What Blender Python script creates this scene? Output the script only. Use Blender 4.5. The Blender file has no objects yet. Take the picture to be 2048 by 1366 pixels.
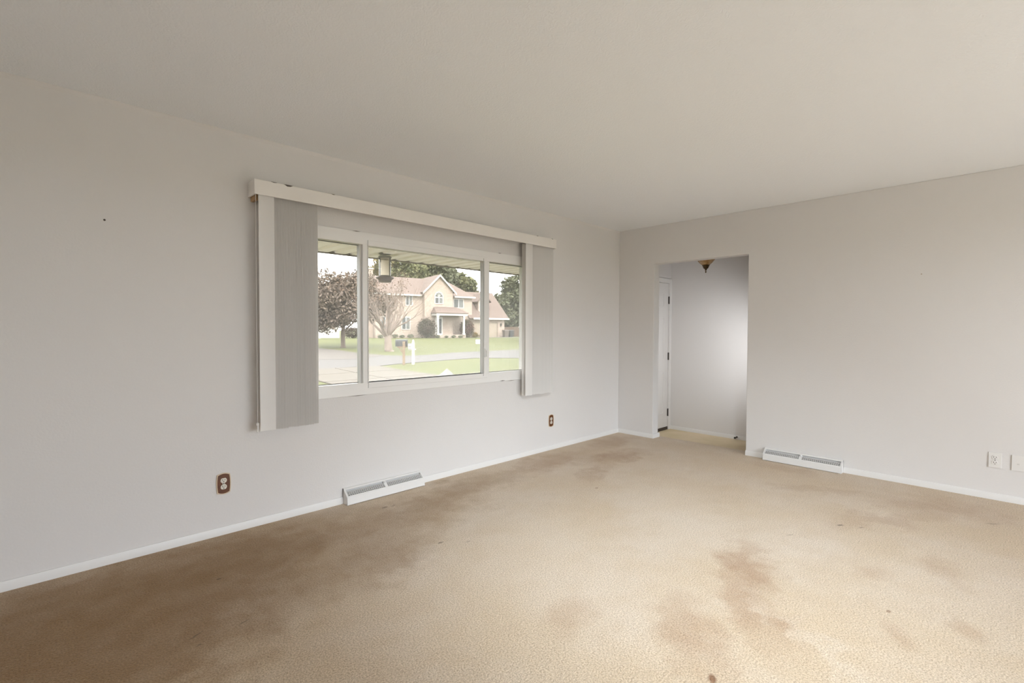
import bpy, math, random
import numpy as np
from mathutils import Vector, Matrix

random.seed(7); RNG = np.random.default_rng(11)
SC = bpy.context.scene
COL = SC.collection

# ------------------------------------------------------------------ camera
cam_d = bpy.data.cameras.new('camera'); cam = bpy.data.objects.new('camera', cam_d); COL.objects.link(cam)
yaw, pitch, roll = math.radians(45.604), math.radians(-1.3959), math.radians(0.1986)
fw = Vector((math.cos(yaw)*math.cos(pitch), math.sin(yaw)*math.cos(pitch), math.sin(pitch)))
rt0 = Vector((math.sin(yaw), -math.cos(yaw), 0)); up0 = rt0.cross(fw)
rt = rt0*math.cos(roll) + up0*math.sin(roll); up = up0*math.cos(roll) - rt0*math.sin(roll)
M = Matrix((rt, up, -fw)).transposed().to_4x4(); M.translation = Vector((-5.0577, -3.3053, 1.2478))
cam.matrix_world = M
cam_d.sensor_width = 36.0; cam_d.sensor_fit = 'HORIZONTAL'; cam_d.lens = 968.93/2048*36.0
cam_d.clip_start = 0.05; cam_d.clip_end = 2000
SC.camera = cam

# ------------------------------------------------------------------ sky, sun, portals, exposure
world = bpy.data.worlds.new('overcast_sky'); SC.world = world; world.use_nodes = True
wn = world.node_tree; wn.nodes.clear()
w_out = wn.nodes.new('ShaderNodeOutputWorld'); w_bg = wn.nodes.new('ShaderNodeBackground')
w_tc = wn.nodes.new('ShaderNodeTexCoord'); w_sep = wn.nodes.new('ShaderNodeSeparateXYZ'); w_rmp = wn.nodes.new('ShaderNodeValToRGB')
w_rmp.color_ramp.elements[0].position = 0.0; w_rmp.color_ramp.elements[0].color = (0.80, 0.87, 0.955, 1)
w_rmp.color_ramp.elements[1].position = 1.0; w_rmp.color_ramp.elements[1].color = (0.85, 0.925, 1.0, 1)
w_bg.inputs['Strength'].default_value = 11.0
wn.links.new(w_tc.outputs['Generated'], w_sep.inputs[0]); wn.links.new(w_sep.outputs['Z'], w_rmp.inputs[0])
wn.links.new(w_rmp.outputs[0], w_bg.inputs['Color']); wn.links.new(w_bg.outputs[0], w_out.inputs[0])

sun_d = bpy.data.lights.new('sun', 'SUN'); sun_d.energy = 5.0; sun_d.angle = math.radians(12); sun_d.color = (1.0, 0.97, 0.93)
sun = bpy.data.objects.new('sun', sun_d); COL.objects.link(sun)
sun.rotation_euler = Vector((0.25, 0.62, -0.75)).to_track_quat('-Z', 'Y').to_euler()   # from behind the house

def portal(name, loc, direction, w, h):
    d = bpy.data.lights.new(name, 'AREA'); d.shape = 'RECTANGLE'; d.size = w; d.size_y = h
    d.cycles.is_portal = True
    o = bpy.data.objects.new(name, d); COL.objects.link(o); o.location = loc
    o.rotation_euler = Vector(direction).to_track_quat('-Z', 'Z').to_euler()
portal('window_portal', (-2.705, 0.12, 1.355), (0, -1, 0), 2.30, 1.16)
XB = -6.0                                  # end wall behind the photographer
RW = (-6.6, (-4.3, -1.0), (0.03, 2.1))       # sliding patio door opening in the rear wall
portal('rear_portal', (sum(RW[1])/2, RW[0]-0.02, sum(RW[2])/2), (0, 1, 0), RW[1][1]-RW[1][0], RW[2][1]-RW[2][0])

FOYER_FILL = 52.0; CEILING_FILL = 290.0      # watts of the added foyer and ceiling fill lights (unseen, built below)
SC.view_settings.view_transform = 'Standard'; SC.view_settings.look = 'None'
SC.view_settings.gamma = 1.0; SC.view_settings.exposure = 0.07; SC.view_settings.use_curve_mapping = False
cy = SC.cycles
cy.use_denoising = True
try: cy.denoiser = 'OPENIMAGEDENOISE'
except Exception: pass
cy.max_bounces = 14; cy.diffuse_bounces = 10; cy.glossy_bounces = 4; cy.transparent_max_bounces = 16; cy.transmission_bounces = 8
cy.sample_clamp_indirect = 6.0; cy.caustics_reflective = False; cy.caustics_refractive = False

# ------------------------------------------------------------------ materials
MATS = {}
def mat(name, color, rough=0.6, noise=None, bump=None, metal=0.0, spec=0.5, sheen=0.0):
    """noise=(scale, color2, low, high)  bump=(scale, strength, distance)"""
    if name in MATS: return MATS[name]
    m = bpy.data.materials.new(name); m.use_nodes = True; nt = m.node_tree
    b = nt.nodes['Principled BSDF']
    b.inputs['Base Color'].default_value = (*color, 1); b.inputs['Roughness'].default_value = rough
    b.inputs['Metallic'].default_value = metal; b.inputs['Specular IOR Level'].default_value = spec
    if sheen: b.inputs['Sheen Weight'].default_value = sheen
    tc = nt.nodes.new('ShaderNodeTexCoord')
    if noise:
        n = nt.nodes.new('ShaderNodeTexNoise'); n.inputs['Scale'].default_value = noise[0]; n.inputs['Detail'].default_value = 5
        r = nt.nodes.new('ShaderNodeValToRGB'); r.color_ramp.elements[0].position = noise[2]; r.color_ramp.elements[1].position = noise[3]
        r.color_ramp.elements[0].color = (*color, 1); r.color_ramp.elements[1].color = (*noise[1], 1)
        nt.links.new(tc.outputs['Object'], n.inputs['Vector']); nt.links.new(n.outputs['Fac'], r.inputs[0]); nt.links.new(r.outputs[0], b.inputs['Base Color'])
    if bump:
        n2 = nt.nodes.new('ShaderNodeTexNoise'); n2.inputs['Scale'].default_value = bump[0]; n2.inputs['Detail'].default_value = 3
        bp = nt.nodes.new('ShaderNodeBump'); bp.inputs['Strength'].default_value = bump[1]; bp.inputs['Distance'].default_value = bump[2]
        nt.links.new(tc.outputs['Object'], n2.inputs['Vector']); nt.links.new(n2.outputs['Fac'], bp.inputs['Height']); nt.links.new(bp.outputs[0], b.inputs['Normal'])
    MATS[name] = m
    return m

WALLC = (0.705, 0.688, 0.676)
m_wall = mat('wall_paint', WALLC, 0.75, noise=(0.9, (0.69, 0.673, 0.661), 0.35, 0.7), bump=(95, 0.25, 0.004), spec=0.3)
m_trim = mat('trim_paint', (0.7400, 0.7300, 0.7150), 0.42, bump=(30, 0.05, 0.002))
m_vinyl = mat('window_vinyl', (0.80, 0.79, 0.775), 0.35)
m_gasket = mat('gasket_grey', (0.15, 0.14, 0.125), 0.6)
def node_vane():
    m = bpy.data.materials.new('vane_translucent'); m.use_nodes = True; nt = m.node_tree; nt.nodes.clear()
    d = nt.nodes.new('ShaderNodeBsdfDiffuse'); d.inputs[0].default_value = (0.88, 0.868, 0.855, 1)
    t = nt.nodes.new('ShaderNodeBsdfTranslucent'); t.inputs[0].default_value = (0.88, 0.868, 0.855, 1)
    x = nt.nodes.new('ShaderNodeMixShader'); x.inputs[0].default_value = 0.34
    nz = nt.nodes.new('ShaderNodeTexNoise'); nz.inputs['Scale'].default_value = 90; tc = nt.nodes.new('ShaderNodeTexCoord'); bp = nt.nodes.new('ShaderNodeBump'); bp.inputs['Strength'].default_value = 0.05
    o = nt.nodes.new('ShaderNodeOutputMaterial'); L = nt.links.new
    L(tc.outputs['Object'], nz.inputs['Vector']); L(nz.outputs['Fac'], bp.inputs['Height']); L(bp.outputs[0], d.inputs['Normal'])
    L(d.outputs[0], x.inputs[1]); L(t.outputs[0], x.inputs[2]); L(x.outputs[0], o.inputs[0]); return m
m_vane = node_vane()
m_valance = mat('valance_cream', (0.8000, 0.7750, 0.7450), 0.5, noise=(6, (0.7800, 0.7500, 0.7150), 0.4, 0.7))
m_wood_raw = mat('raw_wood', (0.45, 0.29, 0.15), 0.6)
m_register = mat('register_enamel', (0.7300, 0.7200, 0.7050), 0.38)
m_dark = mat('dark_void', (0.045, 0.042, 0.040), 0.8)
m_slot = mat('slot_black', (0.02, 0.018, 0.016), 0.7)
m_brown = mat('outlet_brown', (0.1350, 0.0420, 0.0090), 0.45, noise=(35, (0.0850, 0.0240, 0.0050), 0.4, 0.7))
m_gold = mat('outlet_cream_rim', (0.62, 0.50, 0.36), 0.32)
m_ivory = mat('outlet_ivory', (0.70, 0.66, 0.58), 0.35)
m_plate = mat('wall_plate_white', (0.7350, 0.7200, 0.7000), 0.35)
m_door = mat('door_paint', (0.7100, 0.6950, 0.6800), 0.4)
m_hinge = mat('hinge_metal', (0.10, 0.09, 0.08), 0.4, metal=0.7)
m_sweep = mat('door_sweep_brown', (0.055, 0.040, 0.030), 0.6)
m_brass = mat('antique_brass', (0.11, 0.075, 0.035), 0.35, metal=0.8)
m_stain = mat('dust_dark', (0.05, 0.04, 0.035), 0.9)

def node_ceiling():
    m = bpy.data.materials.new('ceiling_stipple'); m.use_nodes = True; nt = m.node_tree; b = nt.nodes['Principled BSDF']
    b.inputs['Base Color'].default_value = (0.845, 0.870, 0.895, 1); b.inputs['Roughness'].default_value = 0.85; b.inputs['Specular IOR Level'].default_value = 0.2
    tc = nt.nodes.new('ShaderNodeTexCoord')
    n0 = nt.nodes.new('ShaderNodeTexNoise'); n0.inputs['Scale'].default_value = 5.0; n0.inputs['Detail'].default_value = 1
    wv = nt.nodes.new('ShaderNodeTexWave'); wv.inputs['Scale'].default_value = 14.0; wv.inputs['Distortion'].default_value = 14.0; wv.inputs['Detail'].default_value = 2.0; wv.inputs['Detail Scale'].default_value = 2.2
    n1 = nt.nodes.new('ShaderNodeTexNoise'); n1.inputs['Scale'].default_value = 70; n1.inputs['Detail'].default_value = 3
    mx = nt.nodes.new('ShaderNodeMath'); mx.operation = 'MULTIPLY'
    ad = nt.nodes.new('ShaderNodeMath'); ad.operation = 'ADD'
    bp = nt.nodes.new('ShaderNodeBump'); bp.inputs['Strength'].default_value = 0.24; bp.inputs['Distance'].default_value = 0.005
    for n in (n0, wv, n1): nt.links.new(tc.outputs['Object'], n.inputs['Vector'])
    nt.links.new(wv.outputs['Fac'], mx.inputs[0]); nt.links.new(n0.outputs['Fac'], mx.inputs[1])
    nt.links.new(mx.outputs[0], ad.inputs[0]); nt.links.new(n1.outputs['Fac'], ad.inputs[1])
    nt.links.new(ad.outputs[0], bp.inputs['Height']); nt.links.new(bp.outputs[0], b.inputs['Normal'])
    return m
m_ceil = node_ceiling()

# stains on the carpet, and soil darkened with painted shade by the window wall: (x, y, long half-axis, short half-axis, angle deg, strength, kind 0 = tan brown, 1 = dark speck, 2 = rust, 3 = pale patch)
STAINS_AND_SHADE = [
 (-2.36, -2.36, 0.40, 0.17, 20, 0.42, 0), (-2.75, -2.52, 0.42, 0.17, 35, 0.34, 0), (-3.15, -2.42, 0.35, 0.16, 40, 0.30, 0),
 (-3.42, -1.98, 0.22, 0.12, 10, 0.22, 0), (-1.0, -0.62, 0.50, 0.22, -10, 0.42, 0), (-1.55, -0.80, 0.40, 0.14, 15, 0.30, 0),
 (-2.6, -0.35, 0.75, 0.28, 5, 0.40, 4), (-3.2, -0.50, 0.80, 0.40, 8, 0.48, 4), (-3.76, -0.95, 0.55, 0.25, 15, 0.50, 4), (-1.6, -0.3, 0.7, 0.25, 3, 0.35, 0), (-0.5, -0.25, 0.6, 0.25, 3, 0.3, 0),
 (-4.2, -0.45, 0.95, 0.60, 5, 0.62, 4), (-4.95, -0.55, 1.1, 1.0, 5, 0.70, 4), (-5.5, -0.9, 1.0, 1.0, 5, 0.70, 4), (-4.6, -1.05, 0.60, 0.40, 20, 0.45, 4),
 (-1.1, -2.75, 0.55, 0.18, -35, 0.22, 0), (-0.7, -2.3, 0.45, 0.15, -60, 0.20, 0), (-0.25, -1.9, 0.40, 0.15, 85, 0.20, 0), (-0.5, -3.0, 0.5, 0.3, -60, 0.25, 0),
 (-1.7, -3.1, 0.22, 0.12, 20, 0.20, 0), (-2.3, -3.2, 0.14, 0.07, 20, 0.24, 0), (-2.0, -2.85, 0.16, 0.07, -30, 0.18, 0), (-2.55, -3.02, 0.12, 0.06, 30, 0.2, 0),
 (-3.35, -2.59, 0.030, 0.016, 30, 0.85, 2), (-1.39, -2.58, 0.028, 0.012, -30, 0.75, 1), (-1.34, -2.68, 0.026, 0.008, -30, 0.45, 1),
 (-1.79, -2.40, 0.03, 0.008, -30, 0.35, 1), (-2.37, -2.96, 0.018, 0.011, 0, 0.6, 2), (-0.65, -3.26, 0.05, 0.012, -50, 0.4, 1),
 (-3.39, -1.01, 0.022, 0.010, 0, 0.65, 1), (-3.26, -1.11, 0.022, 0.007, 0, 0.4, 1), (-1.92, -1.06, 0.022, 0.012, 0, 0.55, 2), (-3.34, -0.28, 0.03, 0.014, 10, 0.55, 1),
 (-3.28, -0.29, 0.025, 0.010, 10, 0.4, 1), (-4.43, -0.58, 0.014, 0.010, 0, 0.6, 1), (-4.62, -1.02, 0.035, 0.006, 25, 0.5, 1), (-4.45, -1.06, 0.03, 0.006, 20, 0.45, 1), (-4.62, -1.1, 0.012, 0.006, 20, 0.5, 1),
 (-1.95, -1.75, 0.9, 0.45, 35, 0.28, 3), (-3.05, -1.45, 0.8, 0.4, 25, 0.30, 3), (-2.9, -2.85, 0.75, 0.07, 55, 0.35, 3), (-3.7, -2.1, 0.5, 0.35, 30, 0.15, 3),
 (-0.35, -1.0, 0.35, 0.3, 0, 0.15, 3),
]
def node_carpet():
    m = bpy.data.materials.new('tan_carpet'); m.use_nodes = True; nt = m.node_tree; b = nt.nodes['Principled BSDF']
    b.inputs['Roughness'].default_value = 0.95; b.inputs['Specular IOR Level'].default_value = 0.1
    b.inputs['Sheen Weight'].default_value = 0.25; b.inputs['Sheen Roughness'].default_value = 0.5
    b.inputs['Sheen Tint'].default_value = (1.0, 0.93, 0.85, 1)
    L = nt.links.new; N = nt.nodes.new
    tc = N('ShaderNodeTexCoord')
    def noise(scale, detail=4, rough=0.6):
        n = N('ShaderNodeTexNoise'); n.inputs['Scale'].default_value = scale; n.inputs['Detail'].default_value = detail; n.inputs['Roughness'].default_value = rough
        L(tc.outputs['Object'], n.inputs['Vector']); return n
    def math_(op, a, bb):
        x = N('ShaderNodeMath'); x.operation = op
        for i, v in enumerate((a, bb)):
            if isinstance(v, (int, float)): x.inputs[i].default_value = v
            else: L(v, x.inputs[i])
        return x.outputs[0]
    def mixc(fac, c1, c2, mode='MIX'):
        x = N('ShaderNodeMix'); x.data_type = 'RGBA'; x.blend_type = mode
        for s, v in ((0, fac), (6, c1), (7, c2)):
            if isinstance(v, (int, float)): x.inputs[s].default_value = v
            elif isinstance(v, tuple): x.inputs[s].default_value = v
            else: L(v, x.inputs[s])
        return x.outputs[2]
    big = noise(1.3, 4); mid = noise(7.0, 4); fine = noise(150, 4, 0.75); warp = noise(6, 3)
    def ramp(src, lo, hi):
        r = N('ShaderNodeMapRange'); r.inputs[1].default_value = lo; r.inputs[2].default_value = hi; r.clamp = True; L(src, r.inputs[0]); return r.outputs[0]
    c = mixc(ramp(big.outputs['Fac'], 0.38, 0.66), CARPET_A, CARPET_B)
    c = mixc(math_('MULTIPLY', ramp(mid.outputs['Fac'], 0.45, 0.75), 0.35), c, CARPET_C)
    # position with a little warp for ragged stain edges
    wv = N('ShaderNodeVectorMath'); wv.operation = 'MULTIPLY_ADD'
    sb = N('ShaderNodeVectorMath'); sb.operation = 'SUBTRACT'; sb.inputs[1].default_value = (0.5, 0.5, 0.5); L(warp.outputs['Color'], sb.inputs[0])
    for s in STAINS_AND_SHADE:
        sx, sy, la, sa, ang, st, kd = s
        wv = N('ShaderNodeVectorMath'); wv.operation = 'MULTIPLY_ADD'; L(sb.outputs[0], wv.inputs[0])
        k = min(0.55, la*1.1); wv.inputs[1].default_value = (k, k, 0); L(tc.outputs['Object'], wv.inputs[2])
        mp = N('ShaderNodeMapping'); mp.vector_type = 'TEXTURE'
        mp.inputs['Location'].default_value = (sx, sy, 0); mp.inputs['Rotation'].default_value = (0, 0, math.radians(ang)); mp.inputs['Scale'].default_value = (la, sa, 1)
        L(wv.outputs[0], mp.inputs['Vector'])
        gr = N('ShaderNodeTexGradient'); gr.gradient_type = 'SPHERICAL'; L(mp.outputs[0], gr.inputs[0])
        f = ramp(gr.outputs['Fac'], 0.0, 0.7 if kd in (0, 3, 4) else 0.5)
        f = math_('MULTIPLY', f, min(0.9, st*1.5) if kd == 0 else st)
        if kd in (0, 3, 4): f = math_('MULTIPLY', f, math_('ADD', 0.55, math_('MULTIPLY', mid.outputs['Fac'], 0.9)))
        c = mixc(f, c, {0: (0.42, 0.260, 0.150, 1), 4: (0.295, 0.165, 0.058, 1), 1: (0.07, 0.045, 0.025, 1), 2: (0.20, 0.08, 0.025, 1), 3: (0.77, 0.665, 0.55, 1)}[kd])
    c = mixc(1.0, c, mixc(ramp(fine.outputs['Fac'], 0.36, 0.58), (0.55, 0.51, 0.455, 1), (1.06, 1.05, 1.04, 1)), 'MULTIPLY')
    L(c, b.inputs['Base Color'])
    vo = N('ShaderNodeTexVoronoi'); vo.inputs['Scale'].default_value = 110; L(tc.outputs['Object'], vo.inputs['Vector'])
    h = math_('SUBTRACT', math_('MULTIPLY', fine.outputs['Fac'], 1.2), math_('MULTIPLY', vo.outputs['Distance'], 0.6))
    h = math_('ADD', h, math_('MULTIPLY', mid.outputs['Fac'], 0.8))
    bp = N('ShaderNodeBump'); bp.inputs['Strength'].default_value = 0.55; bp.inputs['Distance'].default_value = 0.012
    L(h, bp.inputs['Height']); L(bp.outputs[0], b.inputs['Normal'])
    return m
CARPET_A = (0.670, 0.540, 0.392, 1); CARPET_B = (0.725, 0.620, 0.510, 1); CARPET_C = (0.59, 0.455, 0.315, 1)
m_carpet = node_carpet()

def node_glass(name, haze, tint=0.95, haze_col=(0.95, 0.92, 0.88)):
    m = bpy.data.materials.new(name); m.use_nodes = True; nt = m.node_tree; nt.nodes.clear()
    N = nt.nodes.new; L = nt.links.new
    out = N('ShaderNodeOutputMaterial'); tr = N('ShaderNodeBsdfTransparent'); tr.inputs[0].default_value = (tint, tint*0.965, tint*0.91, 1)
    tl = N('ShaderNodeBsdfTranslucent'); tl.inputs[0].default_value = (*haze_col, 1)
    gl = N('ShaderNodeBsdfGlossy'); gl.inputs['Roughness'].default_value = 0.02
    m1 = N('ShaderNodeMixShader'); m1.inputs[0].default_value = haze; L(tr.outputs[0], m1.inputs[1]); L(tl.outputs[0], m1.inputs[2])
    fr = N('ShaderNodeFresnel'); fr.inputs[0].default_value = 1.35
    m2 = N('ShaderNodeMixShader'); L(fr.outputs[0], m2.inputs[0]); L(m1.outputs[0], m2.inputs[1]); L(gl.outputs[0], m2.inputs[2]); L(m2.outputs[0], out.inputs[0])
    return m
m_glass = node_glass('clear_glass', 0.030, 0.76)  # glare over the view is put into the panes as translucent haze
m_glass_hazy = node_glass('hazy_glass', 0.055, 0.76)

# ------------------------------------------------------------------ mesh helpers
class MB:
    def __init__(s): s.v = []; s.f = []
    def add(s, vs, fs):
        o = len(s.v); s.v += [tuple(x) for x in vs]; s.f += [tuple(i+o for i in f) for f in fs]; return s
    def box(s, x0, x1, y0, y1, z0, z1):
        return s.add([(x0,y0,z0),(x1,y0,z0),(x1,y1,z0),(x0,y1,z0),(x0,y0,z1),(x1,y0,z1),(x1,y1,z1),(x0,y1,z1)],
                     [(0,3,2,1),(4,5,6,7),(0,1,5,4),(1,2,6,5),(2,3,7,6),(3,0,4,7)])
    def prism(s, pts, axis, a, b):
        """pts: 2-D outline, extruded along axis (0/1/2) from a to b; the other two coords in order."""
        n = len(pts); vs = []
        for t in (a, b):
            for p in pts:
                q = list(p); q.insert(axis, t); vs.append(q)
        fs = [tuple(range(n)), tuple(range(2*n-1, n-1, -1))] + [(i, i+n, (i+1) % n + n, (i+1) % n) for i in range(n)]
        return s.add(vs, fs)
    def ring(s, outer, inner, axis, a, b):
        """frame between two outlines with the same number of points"""
        n = len(outer); vs = []
        for t in (a, b):
            for p in list(outer)+list(inner):
                q = list(p); q.insert(axis, t); vs.append(q)
        fs = []
        for i in range(n):
            j = (i+1) % n
            fs += [(i, j, n+j, n+i), (2*n+i, 3*n+i, 3*n+j, 2*n+j), (i, 2*n+i, 2*n+j, j), (n+i, n+j, 3*n+j, 3*n+i)]
        return s.add(vs, fs)
    def tube(s, pts, rad, n=8, cap=True):
        pts = [Vector(p) for p in pts]
        if not isinstance(rad, (list, tuple)): rad = [rad]*len(pts)
        vs = []; fs = []
        for i, p in enumerate(pts):
            d = (pts[min(i+1, len(pts)-1)] - pts[max(i-1, 0)]).normalized()
            a = d.orthogonal().normalized() if abs(d.z) < 0.99 else Vector((1, 0, 0)); a = (a - d*a.dot(d)).normalized(); b = d.cross(a)
            if abs(d.z) < 0.99:
                a = Vector((0, 0, 1)).cross(d).normalized(); b = d.cross(a)
            for k in range(n):
                t = 2*math.pi*k/n; vs.append(p + (a*math.cos(t)+b*math.sin(t))*rad[i])
        for i in range(len(pts)-1):
            for k in range(n):
                fs.append((i*n+k, i*n+(k+1) % n, (i+1)*n+(k+1) % n, (i+1)*n+k))
        if cap: fs += [tuple(range(n-1, -1, -1)), tuple(range((len(pts)-1)*n, len(pts)*n))]
        return s.add(vs, fs)
    def lathe(s, prof, c, n=24, axis=2, rib=0.0):
        """prof: (radius, height) list around a line through c"""
        vs = []; fs = []
        for r, h in prof:
            for k in range(n):
                t = 2*math.pi*k/n; rr = r*(1+rib*(k % 2))
                if axis == 2: vs.append((c[0]+rr*math.cos(t), c[1]+rr*math.sin(t), c[2]+h))
                elif axis == 1: vs.append((c[0]+rr*math.cos(t), c[1]+h, c[2]+rr*math.sin(t)))
                else: vs.append((c[0]+h, c[1]+rr*math.cos(t), c[2]+rr*math.sin(t)))
        for i in range(len(prof)-1):
            for k in range(n): fs.append((i*n+k, i*n+(k+1) % n, (i+1)*n+(k+1) % n, (i+1)*n+k))
        fs += [tuple(range(n-1, -1, -1)), tuple(range((len(prof)-1)*n, len(prof)*n))]
        return s.add(vs, fs)

def obj(name, mb, material, parent=None, smooth=False, bevel=0.0):
    me = bpy.data.meshes.new(name); me.from_pydata(mb.v, [], mb.f); me.update()
    import bmesh
    bm = bmesh.new(); bm.from_mesh(me); bmesh.ops.recalc_face_normals(bm, faces=bm.faces)
    if bevel: bmesh.ops.bevel(bm, geom=[e for e in bm.edges if len(e.link_faces) == 2 and e.calc_face_angle(0) > 0.6], offset=bevel, segments=2, affect='EDGES', profile=0.6)
    bm.to_mesh(me); bm.free()
    me.materials.append(material)
    if smooth:
        me.polygons.foreach_set('use_smooth', [True]*len(me.polygons))
        try: me.set_sharp_from_angle(angle=math.radians(38))
        except Exception: pass
    o = bpy.data.objects.new(name, me); COL.objects.link(o)
    if parent: o.parent = parent
    return o
def tag(o, label=None, cat=None, group=None, kind=None):
    if label: o['label'] = label
    if cat: o['category'] = cat
    if group: o['group'] = group
    if kind: o['kind'] = kind
    return o
def thing(name, label, cat, loc=(0, 0, 0), rz=0.0, group=None):
    o = bpy.data.objects.new(name, None); COL.objects.link(o); o.location = loc; o.rotation_euler = (0, 0, rz); o.empty_display_size = 0.1
    return tag(o, label, cat, group)
def struct(name, mb, m, label, smooth=False, bevel=0.0):
    return tag(obj(name, mb, m, None, smooth, bevel), label, 'structure', None, 'structure')
def struct_empty(name, label):
    o = bpy.data.objects.new(name, None); COL.objects.link(o); return tag(o, label, 'structure', None, 'structure')
def part(name, mb, m, parent, smooth=False, bevel=0.0, label=None, kind=None):
    """mesh given in world space, put under a thing whose origin is not at the world origin"""
    o = obj(name, mb, m, parent, smooth, bevel)
    root = Matrix.Identity(4); p = parent; chain = []
    while p is not None: chain.append(p); p = p.parent
    for q in reversed(chain): root = root @ (Matrix.Translation(q.location) @ q.rotation_euler.to_matrix().to_4x4())
    o.data.transform(root.inverted())
    return tag(o, label, None, None, kind)

# ------------------------------------------------------------------ room shell
HC = 2.44; YR = RW[0]; FZ = -0.14
# carpeted floor, with the strip through the opening that ends in a step down
b = MB(); b.box(XB, 0.0, YR, 0.0, -0.12, 0.0); b.box(0.0, 0.165, -1.495, -0.466, -0.12, 0.0)
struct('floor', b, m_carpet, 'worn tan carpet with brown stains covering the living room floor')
b = MB(); b.box(0.12, 1.42, -3.2, 0.0, FZ-0.1, FZ)
struct('floor_foyer', b, mat('foyer_carpet', (0.70, 0.575, 0.40), 0.9, noise=(5, (0.64, 0.53, 0.34), 0.4, 0.7), bump=(140, 0.3, 0.006)), 'beige sunken foyer floor one step below the living room')
b = MB(); b.box(0.02, 0.12, -1.49, -0.47, FZ-0.1, -0.12)
struct('trim_1', b, m_carpet, 'carpeted riser under the step into the foyer')
b = MB(); b.box(XB-0.2, 1.6, YR-0.2, 0.2, HC, HC+0.12)
struct('ceiling', b, m_ceil, 'off-white ceiling with a brushed plaster texture')

# window wall, with the window and the front-door openings
WX0, WX1, WZ0, WZ1 = -3.885, -1.525, 0.765, 1.955
DX0, DX1, DZ1 = 0.315, 1.237, 1.90
b = MB()
b.box(XB-0.2, WX0, 0, 0.2, -0.6, HC); b.box(WX0, WX1, 0, 0.2, -0.6, WZ0); b.box(WX0, WX1, 0, 0.2, WZ1, HC)
b.box(WX1, DX0, 0, 0.2, -0.6, HC); b.box(DX0, DX1, 0, 0.2, DZ1, HC); b.box(DX1, 1.42, 0, 0.2, -0.6, HC); b.box(DX0, DX1, 0, 0.2, -0.6, FZ-0.01)
struct('wall_left', b, m_wall, 'pale grey window wall with small nail holes')
b = MB(); b.prism([(0, -0.12), (0, HC), (YR, HC), (YR, -0.12), (-1.495, -0.12), (-1.495, 2.008), (-0.466, 2.008), (-0.466, -0.12)], 0, 0, 0.12)
struct('wall_right', b, m_wall, 'pale grey wall with a plain opening to the foyer', bevel=0.006)
b = MB(); b.box(1.30, 1.42, -3.2, 0.0, FZ, HC)
struct('wall_foyer_back', b, m_wall, 'brightly lit pale wall at the back of the foyer')
b = MB(); b.box(0.12, 1.42, -3.32, -3.2, FZ, HC)
struct('wall_foyer_end', b, m_wall, 'pale end wall of the foyer out of sight')
def holed(axis, c0, c1, u0, u1, hu, hz):
    q = MB()
    for (a0, a1, z0, z1) in ((u0, hu[0], 0, HC), (hu[1], u1, 0, HC), (hu[0], hu[1], 0, hz[0]), (hu[0], hu[1], hz[1], HC)):
        if axis == 0: q.box(c0, c1, a0, a1, z0, z1)
        else: q.box(a0, a1, c0, c1, z0, z1)
    return q
q = MB(); q.box(XB-0.2, XB, YR-0.2, 0, -0.12, HC); struct('wall_back', q, m_wall, 'end wall behind the photographer')
struct('wall_rear', holed(1, YR-0.2, YR, XB-0.2, 0.12, RW[1], RW[2]), m_wall, 'wall with a sliding patio door opening behind the photographer')

# baseboards: low boards with an eased top
def base_prof(t=0.012, h=0.048): return [(0, 0), (t, 0), (t, h*0.72), (t*0.55, h), (0, h)]
def baseboard_y(name, x0, x1, y, sgn, z, label):     # along x, proud of a wall at y
    q = MB(); q.prism([(y+sgn*p, z+h) for p, h in base_prof()], 0, x0, x1); return struct(name, q, m_trim, label, True)
def baseboard_x(name, y0, y1, x, sgn, z, label):
    q = MB(); q.prism([(x+sgn*p, z+h) for p, h in base_prof()], 1, y0, y1); return struct(name, q, m_trim, label, True)
baseboard_y('baseboard_left', XB, -3.516, 0, -1, 0, 'low white baseboard on the window wall left of the register')
baseboard_y('baseboard_left.001', -2.866, -0.012, 0, -1, 0, 'low white baseboard on the window wall right of the register')
baseboard_x('baseboard_right', -0.466, 0.0, 0, -1, 0, 'short white baseboard between room corner and foyer opening')
baseboard_x('baseboard_right.001', -1.678, -1.495, 0, -1, 0, 'short white baseboard between foyer opening and right register')
baseboard_x('baseboard_right.002', YR, -2.322, 0, -1, 0, 'white baseboard on the right wall past the register')
q = MB(); q.prism([(-0.466-p, h) for p, h in base_prof()], 0, -0.012, 0.14); struct('baseboard_jamb', q, m_trim, 'white baseboard return on the left jamb of the foyer opening', True)
baseboard_x('baseboard_foyer', -3.2, 0.0, 1.30, -1, FZ, 'white baseboard along the back wall of the foyer')
# a shallow cove line where the window wall meets the ceiling
q = MB(); q.prism([(0, HC), (-0.012, HC), (-0.008, HC-0.006), (0, HC-0.022)], 0, XB, 0); struct('trim_2', q, m_wall, 'thin painted seam between window wall and ceiling')

# nail holes and marks on the walls
def mark(x, z, wall, r, label):
    q = MB()
    if wall == 'y': q.lathe([(r*0.6, -0.004), (r, 0.0005)], (x, 0, z), 8, 1)
    else: q.lathe([(r, -0.0005), (r*0.6, 0.004)], (0, x, z), 8, 0)
    return q
tag(obj('nail', mark(-4.80, 1.813, 'y', 0.0055, ''), m_stain), 'small dark nail stuck in the bare left part of the window wall', 'nail')
tag(obj('nail', mark(-2.818, 1.704, 'x', 0.005, ''), mat('nail_tan', (0.42, 0.35, 0.28), 0.6)), 'tiny tan nail in the right wall, right of the foyer opening', 'nail')

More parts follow.
